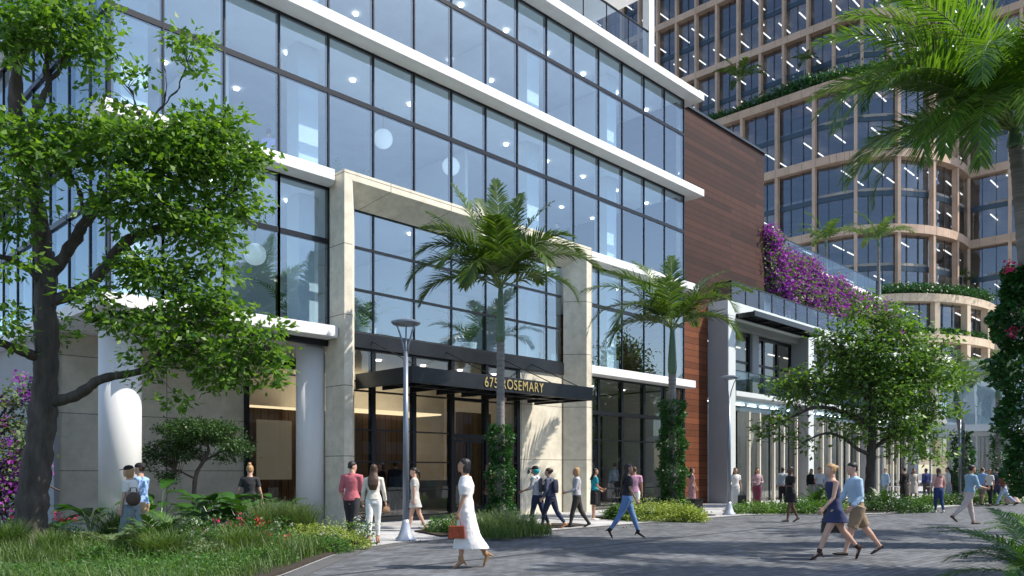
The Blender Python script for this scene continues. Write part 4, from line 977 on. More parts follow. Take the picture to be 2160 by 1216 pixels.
def fern(px, D, n, ln, label, lm='olive', el=(30, 75), name='fern', cat_='fern', z=.05, ll=.22, lw=.03, az=None, nl=30):
    c = Vector(gr(px, D, z)); t = thing(name, c, label, cat_)
    for i in range(n):
        frond(t, c, (az[i] if az else i * 360 / n + rng.uniform(-15, 15)), rng.uniform(*el), ln * rng.uniform(.8, 1.15), rng.uniform(50, 90), lm, nl, ll, lw, .01)
    return t
fern(370, 17.4, 13, .95, 'spiky fan-like fern in front of the dark large leaved plants', 'cover', ll=.34, lw=.035)
fern(255, 14.8, 16, .85, 'dusty green feathery fern left of the walking pair', 'olive', ll=.2)
fern(330, 14.6, 18, 1.0, 'broad feathery fern below the pair in black caps', 'leafD', ll=.26, el=(45, 82))
fern(300, 14.0, 14, .6, 'low feathery fern in front of the other two ferns', 'leafD', ll=.2)
fern(2195, 11.2, 18, 1.5, 'bright feathery cycad leaning in at the lower right corner', 'cover', ll=.34, lw=.022, nl=60, el=(15, 60))
fern(2215, 14.5, 12, 1.5, 'green cycad behind the corner cycad at the right edge', 'cover', ll=.34, lw=.025, nl=50, el=(25, 70))
for i, (px, D, m_, lab) in enumerate([(548,15.6,'red','flowering plant with one red bloom near the kerb grass'), (455,16,'pinkf','flowering plant with crimson blooms, left of its pair'), (490,16.3,'pinkf','flowering plant with crimson blooms, right of its pair'), (508,17,'pinkf','flowering plant with crimson bloom nearest the dark topped person'), (118,15.9,'red','orange red flowers close beside the tree trunk'), (152,16.4,'pinkf','crimson flower standing against the beige wall'), (100,17,'pinkf','crimson flowers behind the tree trunk'), (582,14.8,'red','low flowering plant with small red blooms in the grass'), (40,16.2,'pinkf','crimson flowers left of the tree trunk'), (405,15.1,'wpetal','small white flowering plant in mid bed'), (425,15.6,'wpetal','small white flowering plant behind the other white one'), (765,16.7,'wpetal','white flowering plant at the right tip of the bed'), (600,15.4,'wpetal','white flowering plant by the lime shrub')]):
    shrub(px, D, .32, .58 if D < 17 else .7, 'cover', 300, .07, lab, 'flowering plant', 'flowering_plant', flowers=(m_, 4 if m_ != 'wpetal' else 10, .045 if m_ != 'wpetal' else .02), group='flowers in the left bed')
for (px, D, rx, h, n, lab) in ((700,16.6,.62,.50,2600,'lime green shrub beside the portal pier'), (640,16.9,.5,.42,1600,'lime green shrub left of its larger twin'), (745,16.4,.4,.28,1000,'low lime green shrub at the right tip of the bed')):
    shrub(px, D, rx, h, 'lime', n, .055, lab, group='lime shrubs in the left bed')
for (px, D, r, h, lab) in ((604,17.6,.6,.75,'feathery grass clump right of the dark topped person'), (560,17.2,.7,.8,'feathery grass clump before the dark topped person'), (640,17.8,.7,.75,'feathery grass clump against the narrow column'), (20,14.2,.6,.6,'pale grass clump left of the tree trunk'), (110,14.0,.5,.45,'pale grass clump at the foot of the tree')):
    tuft(px, D, r, h, 900, 'olive' if px > 200 else 'grassb', lab, .016, .7, group='grass clumps in the left bed')
for (px, D, rx, h, lm_, n, sz, lab) in ((150,14.2,.5,.34,'leafB',1500,.06,'dark green shrub at the front left of the bed'), (215,13.4,.5,.3,'cover',1500,.07,'bright shrub at the front left of the bed'), (430,13.6,.55,.34,'olive',1600,.06,'grey green shrub at the front middle of the bed'), (480,15.0,.6,.5,'leafD',1800,.08,'dark leafy shrub in mid bed below the crimson blooms'), (560,13.4,.45,.26,'cover',1300,.06,'low bright shrub by the kerb'), (395,16.6,.6,.55,'leafD',1800,.09,'dark leafy shrub behind the white flowers'), (640,15.2,.5,.34,'leafB',1500,.06,'dark green shrub in front of the lime shrubs'), (20,15.2,.6,.5,'leafI',1600,.09,'dark shrub at the left edge behind the pale grass'), (690,15.6,.5,.3,'cover',1500,.06,'leafy shrub at the kerb before the lime shrub')):
    shrub(px, D, rx, h, lm_, n, sz, lab, group='mixed shrubs in the left bed')
for (px, D, r, h, lab) in ((345,13.6,.7,.5,'arching grass clump at the front of the bed'), (515,14.2,.8,.55,'arching grass clump left of the kerb shrub'), (250,16.2,.8,.7,'arching grass clump beside the white column')):
    tuft(px, D, r, h, 700, 'grassb', lab, .016, 1.1, group='arching grass clumps in the left bed')
fp = np.concatenate([scatter([(9.5, 13.2), (20, 13.0), (20, 15), (10.5, 15)], 160), scatter([(22, 13.0), (36, 9.5), (36, 11), (28, 14)], 120), scatter([(3, 7.6), (7, 10.5), (6, 11), (2, 8.2)], 40)]); fp[:, 2] = .03
V, F = flat_leaf_quads(fp, np.tile([.1, .1, 0], (len(fp), 1)), .055, .5); tag(np_mesh('fallen_leaves', V, F, mat('dry_leaf', (.16, .11, .04), .8)), 'scattered dry leaves along the kerb', 'leaves', kind='stuff')
# beds along the pavement
tuft(1010, 19.8, 1.9, .42, 800, 'olive', 'feathery grass clump behind the woman in white', .018, .9, group='grass clumps around the entrance palm')
tuft(1070, 20.2, 2.2, .5, 1000, 'olive', 'feathery grass clump at the foot of the entrance palm', .018, .9, group='grass clumps around the entrance palm')
tuft(1040, 19.0, 2.2, .3, 800, 'grassb', 'low grass clump at the kerb below the entrance palm', .016, .9, group='grass clumps around the entrance palm')
tuft(1105, 19.6, 2.0, .3, 700, 'grassb', 'low grass clump right of the entrance palm', .016, .9, group='grass clumps around the entrance palm')
shrub(935, 20.6, .5, .38, 'cover', 1500, .07, 'leafy green shrub left of the woman in white', group='shrubs around the entrance palm')
shrub(968, 20.4, .4, .42, 'cover', 1000, .07, 'leafy green shrub behind the rust bag', group='shrubs around the entrance palm')
for (px, D, rx, h, lm_, lab) in ((1375,25.6,.85,.62,'lime','pale bushy shrub left of the ivy palm foot'), (1335,26,.6,.5,'leafB','dark bushy shrub behind the woman in jeans'), (1425,25.8,.8,.55,'lime','pale bushy shrub under the ivy palm'), (1455,25.4,.5,.42,'lime','pale bushy shrub beside the black plinth'), (1300,26.5,.4,.42,'leafB','dark bushy shrub nearest the portal')):
    shrub(px, D, rx, h, lm_, 2600, .075, lab, group='shrubs around the second palm')
for i, (px, D, rx, h, lm_, lab) in enumerate([(1590,30,.9,.38,'leafB','low green shrub beside the second lamp post'), (1640,30.4,.9,.42,'leafB','low green shrub right of the one by the lamp post'), (1690,30.2,.8,.5,'cover','green shrub behind the woman in black dress'), (1745,30.2,1.0,.5,'leafB','green shrub behind the walking couple'), (1880,31,.9,.6,'leafD','brown flecked shrub beside the street tree'), (1925,31.6,.8,.5,'cover','bright shrub at the right tip of the tree bed'), (1800,31.5,1.0,.6,'leafD','dark shrub at the foot of the street tree'), (1965,38,.9,.5,'leafB','shrub behind the woman in pink sweater'), (2000,38,.9,.55,'leafD','dark shrub left of the third lamp post'), (2065,38,.9,.55,'cover','green shrub right of the third lamp post'), (2120,40,.8,.6,'leafB','green shrub behind the far walkers')]):
    shrub(px, D, rx, h, lm_, 1500, .10, lab, group='shrubs in the far beds')
for (px, D, lab) in ((1720,31.5,'tall spiky plant left of the couple'), (1755,31.8,'tall spiky plant behind the couple'), (1860,32,'dark spiky plant before the street tree')):
    fern(px, D, 16, 1.25, lab, 'leafD', el=(35, 85), name='spiky_plant', cat_='plant', ll=.2, nl=18, lw=.05)
# potted plants behind the glass
def potted(px, D, z, h, label):
    c = gr(px, D, z); t = thing('potted_plant', c, label, 'potted plant', 'potted plants inside the offices')
    MB().lathe([(.22, c.z), (.3, c.z + .5), (.27, c.z + .5), (.25, c.z + .42)], c.x, c.y, 20).build('pot', M['whitein'], t)
    for i in range(9): frond(t, c + Vector((0, 0, .45)), i * 41, rng.uniform(55, 80), h * rng.uniform(.8, 1.1), 70, 'palm', 16, .3, .05, .012)
potted(615, 25.6, 5.82, 1.9, 'potted palm behind the second floor glass left of the portal')
potted(775, 26.5, 5.85, 1.6, 'potted palm at the left of the portal glass')
potted(990, 29.5, 5.85, 2.0, 'potted palm in the middle of the portal glass')
potted(707, 27.0, 10.32, 1.7, 'potted plant behind the third floor glass')
# tree belt across the road, seen only in reflections
bb_ = [((x, -24 - 3 * math.sin(x), 3.6 + 1.2 * math.sin(x * 1.3)), (4.5, 2.5, 3.6)) for x in range(-10, 90, 6)]
opp = thing('opposite_building', (30, -34, 0), 'pale building on the far side of the road, seen only in reflections', 'building')
MB().box(-30, 110, -46, -34, -.1, 13).build('wall', M['greywall'], opp)
ow = MB()
for x in range(-28, 108, 4):
    for z in (1, 5, 9): ow.box(x, x + 2.6, -34, -33.95, z, z + 2.6)
tag(ow.build('window', M['frame'], opp), kind='stuff')
# ------------------------------------------------------------------ people
tmps = bpy.data.scenes.new('build_tmp'); QUEUE = []
MC = {}
def cloth(col, pat=None):
    k = (tuple(col), pat)
    if k not in MC:
        if pat:
            MC[k] = mat('cloth_print', col, .8, var=1, var2=pat, scale=18, bump=.3, bscale=14)
        else: MC[k] = mat('cloth', col, .85, var=.10, scale=5, bump=.45, bscale=11)
    return MC[k]
SK = {'light': mat('skin_light', (.60, .36, .26), .5), 'tan': mat('skin_tan', (.44, .24, .15), .5), 'dark': mat('skin_dark', (.12, .06, .04), .45)}
HC = {'black': mat('hair_black', (.012, .009, .008), .45, bump=.6, bscale=60, stretch=(1, 1, .15)), 'brown': mat('hair_brown', (.07, .035, .018), .45, bump=.6, bscale=60, stretch=(1, 1, .15)), 'blonde': mat('hair_blonde', (.42, .25, .11), .5, bump=.6, bscale=60, stretch=(1, 1, .15))}
class PB(MB):
    def loft(s, rings, n=14):
        """rings: (centre, half-axis vector u, half-axis vector v)"""
        b = len(s.v); m = len(rings)
        for c, u, v in rings:
            c = Vector(c); u = Vector(u); v = Vector(v)
            for k in range(n):
                a = 2 * math.pi * k / n; s.v.append(tuple(c + u * math.cos(a) + v * math.sin(a)))
        for i in range(m - 1):
            for k in range(n):
                a, c = b + i*n + k, b + i*n + (k+1) % n; s.f.append((a, c, c + n, a + n))
        s.f.append(tuple(b + k for k in range(n-1, -1, -1))); s.f.append(tuple(b + (m-1)*n + k for k in range(n)))
        return s
    def limb(s, pts, rads, n=12):
        """round limb; rads may be pairs (side, fore-aft)"""
        pts = [Vector(p) for p in pts]; rings = []; Y = Vector((0, 1, 0))
        v = None
        for i, p in enumerate(pts):
            d = (pts[min(i+1, len(pts)-1)] - pts[max(i-1, 0)]).normalized()
            if v is None:
                v = d.cross(Y)
                if v.length < .3: v = Vector((1, 0, 0)) - d * d.x
            else: v = v - d * v.dot(d)
            v.normalize(); u = v.cross(d); r = rads[i]; ru, rv = (r, r) if not hasattr(r, '__len__') else r
            rings.append((p, u * ru, v * rv))
        return s.loft(rings, n)
def remesh(pb_, name, matl, parent, vox, smooth=4, disp=0, extra=None):
    me = bpy.data.meshes.new('tmp'); me.from_pydata(pb_.v, [], pb_.f); me.update()
    o = bpy.data.objects.new('tmp', me); tmps.collection.objects.link(o)
    import bmesh
    bm = bmesh.new(); bm.from_mesh(me); bmesh.ops.recalc_face_normals(bm, faces=bm.faces); bm.to_mesh(me); bm.free()
    m = o.modifiers.new('r', 'REMESH'); m.mode = 'VOXEL'; m.voxel_size = vox; m.use_smooth_shade = True
    s = o.modifiers.new('s', 'SMOOTH'); s.factor = .5; s.iterations = smooth
    if disp:
        tx = bpy.data.textures.get('folds') or bpy.data.textures.new('folds', 'CLOUDS'); tx.noise_scale = .09
        d = o.modifiers.new('d', 'DISPLACE'); d.texture = tx; d.strength = disp; d.mid_level = .5
    q = bpy.data.objects.new(name, None)   # placeholder replaced at flush
    QUEUE.append((o, name, matl, parent, extra)); return o
def flush():
    vl = tmps.view_layers[0]; vl.update(); dg = vl.depsgraph
    for o, name, matl, parent, extra in QUEUE:
        me = bpy.data.meshes.new_from_object(o.evaluated_get(dg), depsgraph=dg); me.name = name
        if extra and extra.f:
            import bmesh
            bm = bmesh.new(); bm.from_mesh(me); m2 = bpy.data.meshes.new('x'); m2.from_pydata(extra.v, [], extra.f); m2.update(); bm.from_mesh(m2); bm.to_mesh(me); bm.free(); bpy.data.meshes.remove(m2)
        me.materials.clear(); link_mesh(name, me, matl, parent, True)
    for o, *_ in QUEUE: bpy.data.meshes.remove(o.data)
    bpy.data.scenes.remove(tmps)
def person(px, D, az, H, label, legs=((12, 4), (-12, 12)), arms=((-10, 8, 15, 0), (10, 8, 15, 0)), lean=3, skin='light', hair=('short', 'brown'), top=None, bottom=None, dress=None, shoes=('shoe', (.02, .02, .02)), male=False, head=(0, 0), z=.02, group=None, det=None, loc=None, cap=None):
    """legs = (left, right) as (thigh forward deg, knee bend deg); arms = (left, right) as (swing, out, elbow, inward)"""
    base = Vector(loc) if loc is not None else gr(px, D, z)
    t = thing('person', base, label, 'person', group, R(44.19 - 90 + az))
    vox = .010 if D < 17 else (.014 if D < 25 else .022)
    if det: vox = det
    F_ = 0.0 if male else 1.0; h = H
    a_ = R(lean)
    def T(x, y, zf):        # torso point, leaning about the hips
        dz = zf * h - .52 * h; return Vector((x * h + math.sin(a_) * dz, y * h, .52 * h + math.cos(a_) * dz))
    J = {}
    for s, (th, kn) in zip((1, -1), legs):
        hip = Vector((0, s * (.050 if male else .048) * h, .515 * h)); a = R(th)
        knee = hip + Vector((math.sin(a), 0, -math.cos(a))) * .245 * h; b2 = a - R(kn)
        ank = knee + Vector((math.sin(b2), 0, -math.cos(b2))) * .235 * h
        fp = b2 * .75 if b2 < 0 else b2 * .35
        J[s] = (hip, knee, ank, fp)
    hl = .05 if shoes[0] == 'heel' else 0.0
    def sole(s):
        hip, knee, ank, fp = J[s]; d = Vector((math.cos(fp + hl * 6), 0, math.sin(fp - hl * 8)))
        return min(ank.z - (.038 + hl * .3) * h, (ank + d * .11 * h).z - .022 * h)
    drop = min(sole(1), sole(-1)); up = Vector((0, 0, -drop))
    for s in (1, -1): J[s] = tuple(q + up for q in J[s][:3]) + (J[s][3],)
    T0 = T; T = lambda x, y, zf: T0(x, y, zf) + up
    A = {}
    for s, (sw, ab, el, inn) in zip((1, -1), arms):
        sh = T(0, s * (.108 if male else .096), .80); d = Vector((math.sin(R(sw)) * math.cos(R(ab)), s * math.sin(R(ab)), -math.cos(R(sw)) * math.cos(R(ab))))
        elb = sh + d * .165 * h; f = R(sw + el); d2 = Vector((math.sin(f) * math.cos(R(inn)), -s * math.sin(R(inn)) + s * math.sin(R(ab)) * .5, -math.cos(f))).normalized()
        wr = elb + d2 * .145 * h; A[s] = (sh, elb, wr, d2)
    m = 1.0 if male else .88
    tor = [(.455, .060, .052), (.49, .094, .066), (.53, .094, .064), (.58, .082, .057), (.63, .073 if male else .066, .052), (.69, .082 if male else .074, .060), (.74, .095 if male else .082, .064 if male else .066), (.785, .100 if male else .088, .056), (.81, .086 if male else .076, .047), (.828, .050, .038), (.845, .034 * (1.12 if male else .95), .036), (.885, .032, .034)]
    def torso(P, z0, z1, off=0.0, flare=0):
        r = []
        zs = [z0] + [q[0] for q in tor if z0 < q[0] < z1] + [z1]
        for zf in zs:
            w_ = np.interp(zf, [q[0] for q in tor], [q[1] for q in tor]) + off; dp = np.interp(zf, [q[0] for q in tor], [q[2] for q in tor]) + off
            w_ += flare * max(0, .66 - zf); dp += flare * max(0, .66 - zf)
            r.append((T(.004, 0, zf), Vector((0, 1, 0)) * w_ * h, Vector((math.cos(a_), 0, -math.sin(a_))) * dp * h))
        P.loft(r, 20)
    def leg(P, s, off=0.0, end=1.0, wide=0.0):
        hip, knee, ank, fp = J[s]; pts = [hip + Vector((0, 0, .02 * h)), hip.lerp(knee, .35), hip.lerp(knee, .75), knee, knee.lerp(ank, .3), knee.lerp(ank, .7), ank]
        rr = [.058, .054, .042, .035, .035, .024, .019]; rr = [q * (1.0 if male else .96) + off for q in rr]
        if wide: rr = [max(q, wide) if i > 2 else q for i, q in enumerate(rr)]
        tt = [0, .18, .38, .5, .65, .85, 1.0]; k = [i for i, q in enumerate(tt) if q <= end]
        pp = [pts[i] for i in k]; r2 = [rr[i] for i in k]
        if end < 1.0:
            i = len(k); f = (end - tt[i-1]) / (tt[i] - tt[i-1]); pp.append(pts[i-1].lerp(pts[i], f)); r2.append(rr[i-1] + (rr[i] - rr[i-1]) * f + (.006 if end < .6 else 0))
        P.limb(pp, [q * h for q in r2], 14)
    def arm(P, s, off=0.0, end=1.0, puff=0.0):
        sh, elb, wr, d2 = A[s]; c = T(0, s * .06, .795)
        pts = [c, sh, sh.lerp(elb, .5), elb, elb.lerp(wr, .35), wr]; rr = [.040, .033, .027, .0225, .0215, .0145]; rr = [(q * (1.06 if male else .88)) + off for q in rr]
        if puff: rr[2] += puff; rr[1] += puff * .6
        tt = [0, .12, .32, .5, .68, 1.0]; k = [i for i, q in enumerate(tt) if q <= end]; pp = [pts[i] for i in k]; r2 = [rr[i] for i in k]
        if end < 1.0:
            i = len(k); f = (end - tt[i-1]) / (tt[i] - tt[i-1]); pp.append(pts[i-1].lerp(pts[i], f)); r2.append(rr[i-1] + (rr[i] - rr[i-1]) * f + .003)
        P.limb(pp, [q * h for q in r2], 12)
    # body
    B = PB(); torso(B, .455, .885)
    for s in (1, -1): leg(B, s); arm(B, s)
    hy, hp = R(head[0]), R(head[1])
    hc = T(.014, 0, .93); fwd = Vector((math.cos(hy) * math.cos(hp), math.sin(hy) * math.cos(hp), math.sin(hp))); lft = Vector((-math.sin(hy), math.cos(hy), 0)); hu = fwd.cross(lft)
    def HP(x, y, zz): return hc + (fwd * x + lft * y + hu * zz) * h
    prof = [(-.066, .008, .020, .018), (-.058, .014, .030, .028), (-.040, .010, .037, .046), (-.015, .002, .0425, .054), (.012, -.003, .0455, .057), (.036, -.006, .041, .050), (.054, -.008, .028, .034), (.064, -.008, .010, .012)]
    B.loft([(HP(x, 0, zz), lft * wy * h, fwd * dx * h) for zz, x, wy, dx in prof], 18)
    B.loft([(HP(.050, 0, .012), lft * .005 * h, hu * .005 * h), (HP(.060, 0, -.008), lft * .010 * h, hu * .009 * h), (HP(.052, 0, -.022), lft * .009 * h, hu * .004 * h)], 8)   # nose
    B.loft([(HP(.048, 0, -.036), lft * .017 * h, hu * .006 * h), (HP(.058, 0, -.037), lft * .009 * h, hu * .004 * h)], 10)      # lips
    B.loft([(HP(.040, 0, -.058), lft * .016 * h, hu * .010 * h), (HP(.051, 0, -.056), lft * .008 * h, hu * .006 * h)], 8)      # chin
    for s in (1, -1):
        B.loft([(HP(-.004, s * .040, -.004), fwd * .010 * h, hu * .018 * h), (HP(-.010, s * .049, 0), fwd * .009 * h, hu * .016 * h)], 8)   # ears
        hip, knee, ank, fp = J[s]; f = Vector((math.cos(fp), 0, math.sin(fp))); f2 = Vector((math.cos(fp - hl * 12), 0, math.sin(fp - hl * 12)))
        dn = Vector((f2.z, 0, -f2.x)); hd = ank + dn * .018 * h
        B.loft([(hd - f2 * .026 * h, Vector((0, .017 * h, 0)), dn * .018 * h), (hd + f2 * .02 * h, Vector((0, .021 * h, 0)), dn * .021 * h), (hd + f2 * .075 * h + dn * .008 * h, Vector((0, .026 * h, 0)), dn * .012 * h), (hd + f2 * .115 * h + dn * .012 * h, Vector((0, .018 * h, 0)), dn * .007 * h)], 10)
    Fg = PB(); near = D < 30
    HAND = {}
    for s in (1, -1):
        sh, elb, wr, d2 = A[s]; across = Vector((1, 0, 0)) - d2 * d2.x; across.normalize(); pn = d2.cross(across) * 1.0      # across = thumb side (forward)
        if pn.y * s > 0: pn = -pn       # palm faces the body
        pc = wr + d2 * .052 * h
        B.loft([(wr, across * .014 * h, pn * .011 * h), (wr + d2 * .02 * h, across * .021 * h, pn * .010 * h), (wr + d2 * .052 * h, across * .024 * h, pn * .010 * h), (wr + d2 * .058 * h, across * .022 * h, pn * .007 * h)], 10)
        HAND[s] = (wr + d2 * .075 * h, d2)
        if near:
            for q, (o, ln) in enumerate(((.0175, .040), (.006, .045), (-.006, .042), (-.017, .033))):
                b0 = wr + d2 * .050 * h + across * o * h; c1 = (d2 + pn * .35).normalized(); c2 = (d2 * .75 + pn * .8).normalized(); c3 = (d2 * .35 + pn).normalized()
                p1 = b0 + c1 * ln * .45 * h; p2 = p1 + c2 * ln * .33 * h; p3 = p2 + c3 * ln * .24 * h
                Fg.limb([b0, p1, p2, p3], [.0052 * h, .005 * h, .0045 * h, .0034 * h], 7)
            b0 = wr + d2 * .018 * h + across * .018 * h; c1 = (d2 * .6 + across * .8 + pn * .3).normalized(); p1 = b0 + c1 * .024 * h; p2 = p1 + (d2 * .9 + across * .2 + pn * .4).normalized() * .024 * h
            Fg.limb([b0, p1, p2], [.0065 * h, .0058 * h, .004 * h], 7)
    remesh(B, 'body', SK[skin], t, vox, 3, 0, Fg)
    # eyes and brows on the nearer figures
    if D < 26:
        for s in (1, -1):
            MB().sphere(HP(.047, s * .018, .002), .0065 * h, 8, 6).build('eye', HC['black'], t).location = (0, 0, 0) if False else (0, 0, 0)
    dsp = .010 if D < 30 else 0
    # garments
    if bottom:
        kind, colr = bottom[0], bottom[1]; P = PB(); mt = cloth(colr)
        if kind in ('trousers', 'jeans', 'wide'):
            torso(P, .465, .60, .006)
            for s in (1, -1): leg(P, s, .006 if kind != 'wide' else .012, .975, 0 if kind == 'jeans' else (.030 if kind == 'trousers' else .045))
        elif kind == 'shorts':
            torso(P, .465, .60, .008)
            for s in (1, -1): leg(P, s, .014, .45)
        elif kind == 'skirt':
            L_ = bottom[2]; rings = []
            for q in np.linspace(0, 1, 7):
                tt = q * L_; c = []
                for s in (1, -1):
                    hip, knee, ank, fp = J[s]; c.append(hip.lerp(knee, min(1, tt * 2)) if tt < .5 else knee.lerp(ank, (tt - .5) * 2))
                mid = (c[0] + c[1]) / 2; sep = abs(c[0].x - c[1].x) / 2
                rings.append((mid, Vector((0, (.110 - .010 * q) * h + .002, 0)), Vector(((.068 - .008 * q) * h + sep * 1.15, 0, 0))))
            P.loft([(T(0, 0, .60), Vector((0, .078 * h, 0)), Vector((.06 * h, 0, 0)))] + rings, 22)
        remesh(P, {'shorts': 'shorts', 'skirt': 'skirt'}.get(kind, 'trousers'), mt, t, vox, 3, dsp)
    if top:
        kind, colr = top[0], top[1]; P = PB(); z0 = top[2] if len(top) > 2 else .56; sl_ = {'tee': .38, 'shirt': .96, 'rolled': .62, 'tank': 0, 'puff': .42, 'jacket': .97}[kind]
        torso(P, z0, .832 if kind != 'tank' else .80, .011 if kind != 'jacket' else .016, .05 if male else .03)
        if sl_:
            for s in (1, -1): arm(P, s, .008 if kind != 'tee' else .010, sl_, .028 if kind == 'puff' else 0)
        if kind in ('shirt', 'rolled', 'jacket'): P.loft([(T(0, 0, .825), Vector((0, .05 * h, 0)), Vector((.045 * h, 0, 0))), (T(-.002, 0, .85), Vector((0, .042 * h, 0)), Vector((.042 * h, 0, 0)))], 14)
        remesh(P, 'jacket' if kind == 'jacket' else 'shirt', cloth(colr, top[3] if len(top) > 3 else None), t, vox, 3, dsp)
    if dress:
        kind, colr, L_ = dress[0], dress[1], dress[2]; P = PB(); pat = dress[3] if len(dress) > 3 else None
        torso(P, .56, .828 if kind != 'tank' else .815, .008)
        rings = [(T(0, 0, .60), Vector((0, .080 * h, 0)), Vector((.064 * h, 0, 0)))]
        for q in np.linspace(.05, 1, 8):
            tt = q * L_; c = []
            for s in (1, -1):
                hip, knee, ank, fp = J[s]; c.append(hip.lerp(knee, min(1, tt * 2)) if tt < .5 else knee.lerp(ank, (tt - .5) * 2))
            mid = (c[0] + c[1]) / 2; sep = abs(c[0].x - c[1].x) / 2
            rings.append((mid, Vector((0, (.128 - .006 * q) * h, 0)), Vector(((.066 + .006 * q) * h + sep * 1.15, 0, 0))))
        P.loft(rings, 24)
        if kind != 'tank':
            for s in (1, -1): arm(P, s, .009, {'tee': .36, 'puff': .48, 'long': .95}[kind], .03 if kind == 'puff' else 0)
        remesh(P, 'dress', cloth(colr, pat), t, vox, 3, dsp)
    # shoes
    for s in (1, -1):
        P = PB()
        hip, knee, ank, fp = J[s]; f2 = Vector((math.cos(fp - hl * 12), 0, math.sin(fp - hl * 12))); dn = Vector((f2.z, 0, -f2.x)); hd = ank + dn * .020 * h
        P.loft([(hd - f2 * .030 * h, Vector((0, .020 * h, 0)), dn * .020 * h), (hd + f2 * .02 * h, Vector((0, .025 * h, 0)), dn * .020 * h), (hd + f2 * .075 * h + dn * .008 * h, Vector((0, .029 * h, 0)), dn * .014 * h), (hd + f2 * .125 * h + dn * .013 * h, Vector((0, .017 * h, 0)), dn * .008 * h)], 12)
        if shoes[0] in ('boot', 'heel'): P.limb([ank + dn * .005 * h, ank.lerp(knee, .16)], [.026 * h, .027 * h], 10)
        if shoes[0] == 'heel': P.limb([hd - f2 * .018 * h, hd - f2 * .022 * h + dn * .052 * h], [.012 * h, .007 * h], 8)
        remesh(P, 'shoe', cloth(shoes[1]), t, max(.008, vox * .8), 2)
    # hair
    hm = HC[hair[1]]; P = PB()
    capr = [(-.030, -.030, .034, .030), (-.008, -.020, .0455, .042), (.018, -.012, .0485, .054), (.042, -.010, .044, .053), (.061, -.012, .030, .037), (.071, -.012, .010, .012)]
    P.loft([(HP(x, 0, zz), lft * wy * h, fwd * dx * h) for zz, x, wy, dx in capr], 18)
    if hair[0] == 'long': 
        L_ = hair[2] if len(hair) > 2 else .72
        P.loft([(HP(-.018, 0, .02), lft * .046 * h, fwd * .042 * h), (HP(-.030, 0, -.04), lft * .052 * h, fwd * .032 * h), (T(-.052, 0, .80), lft * .074 * h, fwd * .030 * h), (T(-.066, 0, (L_ + .80) / 2), lft * .070 * h, fwd * .026 * h), (T(-.062, 0, L_), lft * .045 * h, fwd * .018 * h)], 16)
    if hair[0] == 'bob': P.loft([(HP(-.014, 0, .02), lft * .049 * h, fwd * .047 * h), (HP(-.020, 0, -.03), lft * .054 * h, fwd * .042 * h), (HP(-.024, 0, -.072), lft * .046 * h, fwd * .030 * h)], 16)
    if hair[0] == 'bun': c = HP(-.066, 0, .022); P.sphere(c, .03 * h, 12, 8)
    if hair[0] == 'topbun': c = HP(-.03, 0, .078); P.sphere(c, .026 * h, 12, 8)
    if hair[0] == 'pony': P.limb([HP(-.05, 0, .01), HP(-.085, 0, -.02), HP(-.082, 0, -.09), HP(-.07, 0, -.14)], [.018 * h, .02 * h, .017 * h, .008 * h], 10)
    remesh(P, 'hair', hm, t, vox, 2)
    if cap:
        P = PB(); P.loft([(HP(-.004, 0, .018), lft * .051 * h, fwd * .060 * h), (HP(-.006, 0, .045), lft * .048 * h, fwd * .057 * h), (HP(-.008, 0, .066), lft * .034 * h, fwd * .040 * h), (HP(-.008, 0, .074), lft * .01 * h, fwd * .012 * h)], 18)
        bf = fwd if cap != 'back' else -fwd
        P.loft([(HP(0, 0, .024) + bf * .045 * h, lft * .042 * h, hu * .005 * h), (HP(0, 0, .020) + bf * .085 * h, lft * .036 * h, hu * .004 * h), (HP(0, 0, .014) + bf * .105 * h, lft * .018 * h, hu * .003 * h)], 12)
        remesh(P, 'cap', cloth((.012, .012, .014)), t, .008, 2)
    t['_h'] = 1.0; del t['_h']
    MW = Matrix.Translation(base) @ Matrix.Rotation(R(44.19 - 90 + az), 4, 'Z')
    return t, {s: MW @ HAND[s][0] for s in HAND}, MW, T
def walk(a=20, lead=1):
    f, b_ = (a, 6), (-a, a * .9); return (f, b_) if lead == 1 else (b_, f)
STAND = ((3, 3), (-3, 3)); DOWN = (0, 7, 8, 0)
def bag(label, loc, w_, h_, d_, col, az, handle=.12, name='handbag', stripes=None, catg='bag', rnd=False):
    c = Vector(loc); t = thing(name, c, label, catg); ax = az_dir(az); ay = Vector((-ax.y, ax.x, 0)); Z = Vector((0, 0, 1))
    p = [c - Z * handle + ax * (i * w_/2) + ay * (j * d_/2) - Z * (h_ if k == 0 else 0) for k in (0, 1) for i, j in ((-1.06,-1.1),(1.06,-1.1),(1.06,1.1),(-1.06,1.1))]
    for q in range(4, 8): p[q] = c - Z * handle + (p[q] - (c - Z * handle)) * .88
    if rnd: MB().sphere(c - Z * (handle + h_ * .45), .5, 18, 12, (w_ * .95, d_ * 1.2, h_ * 1.05)).build('bag_body', cloth(col), t, smooth=True)
    else: MB().hexa(p).build('bag_body', cloth(col), t, bevel=.012)
    for s in (-1, 1):
        MB().tube([c - Z * handle - ax * w_ * .28 + ay * s * d_ * .25, c - ax * w_ * .18 - Z * .02, c + ax * w_ * .18 - Z * .02, c - Z * handle + ax * w_ * .28 + ay * s * d_ * .25], .008, 6).build('handle', cloth(col), t)
    if stripes: 
        for k in (.25, .55): MB().beam(c - Z * (handle + h_ * k) - ax * w_ * .53 - ay * d_ * .6, c - Z * (handle + h_ * k) + ax * w_ * .53 - ay * d_ * .6, .006, h_ * .07).build('stripe', cloth(stripes), t)
    return t
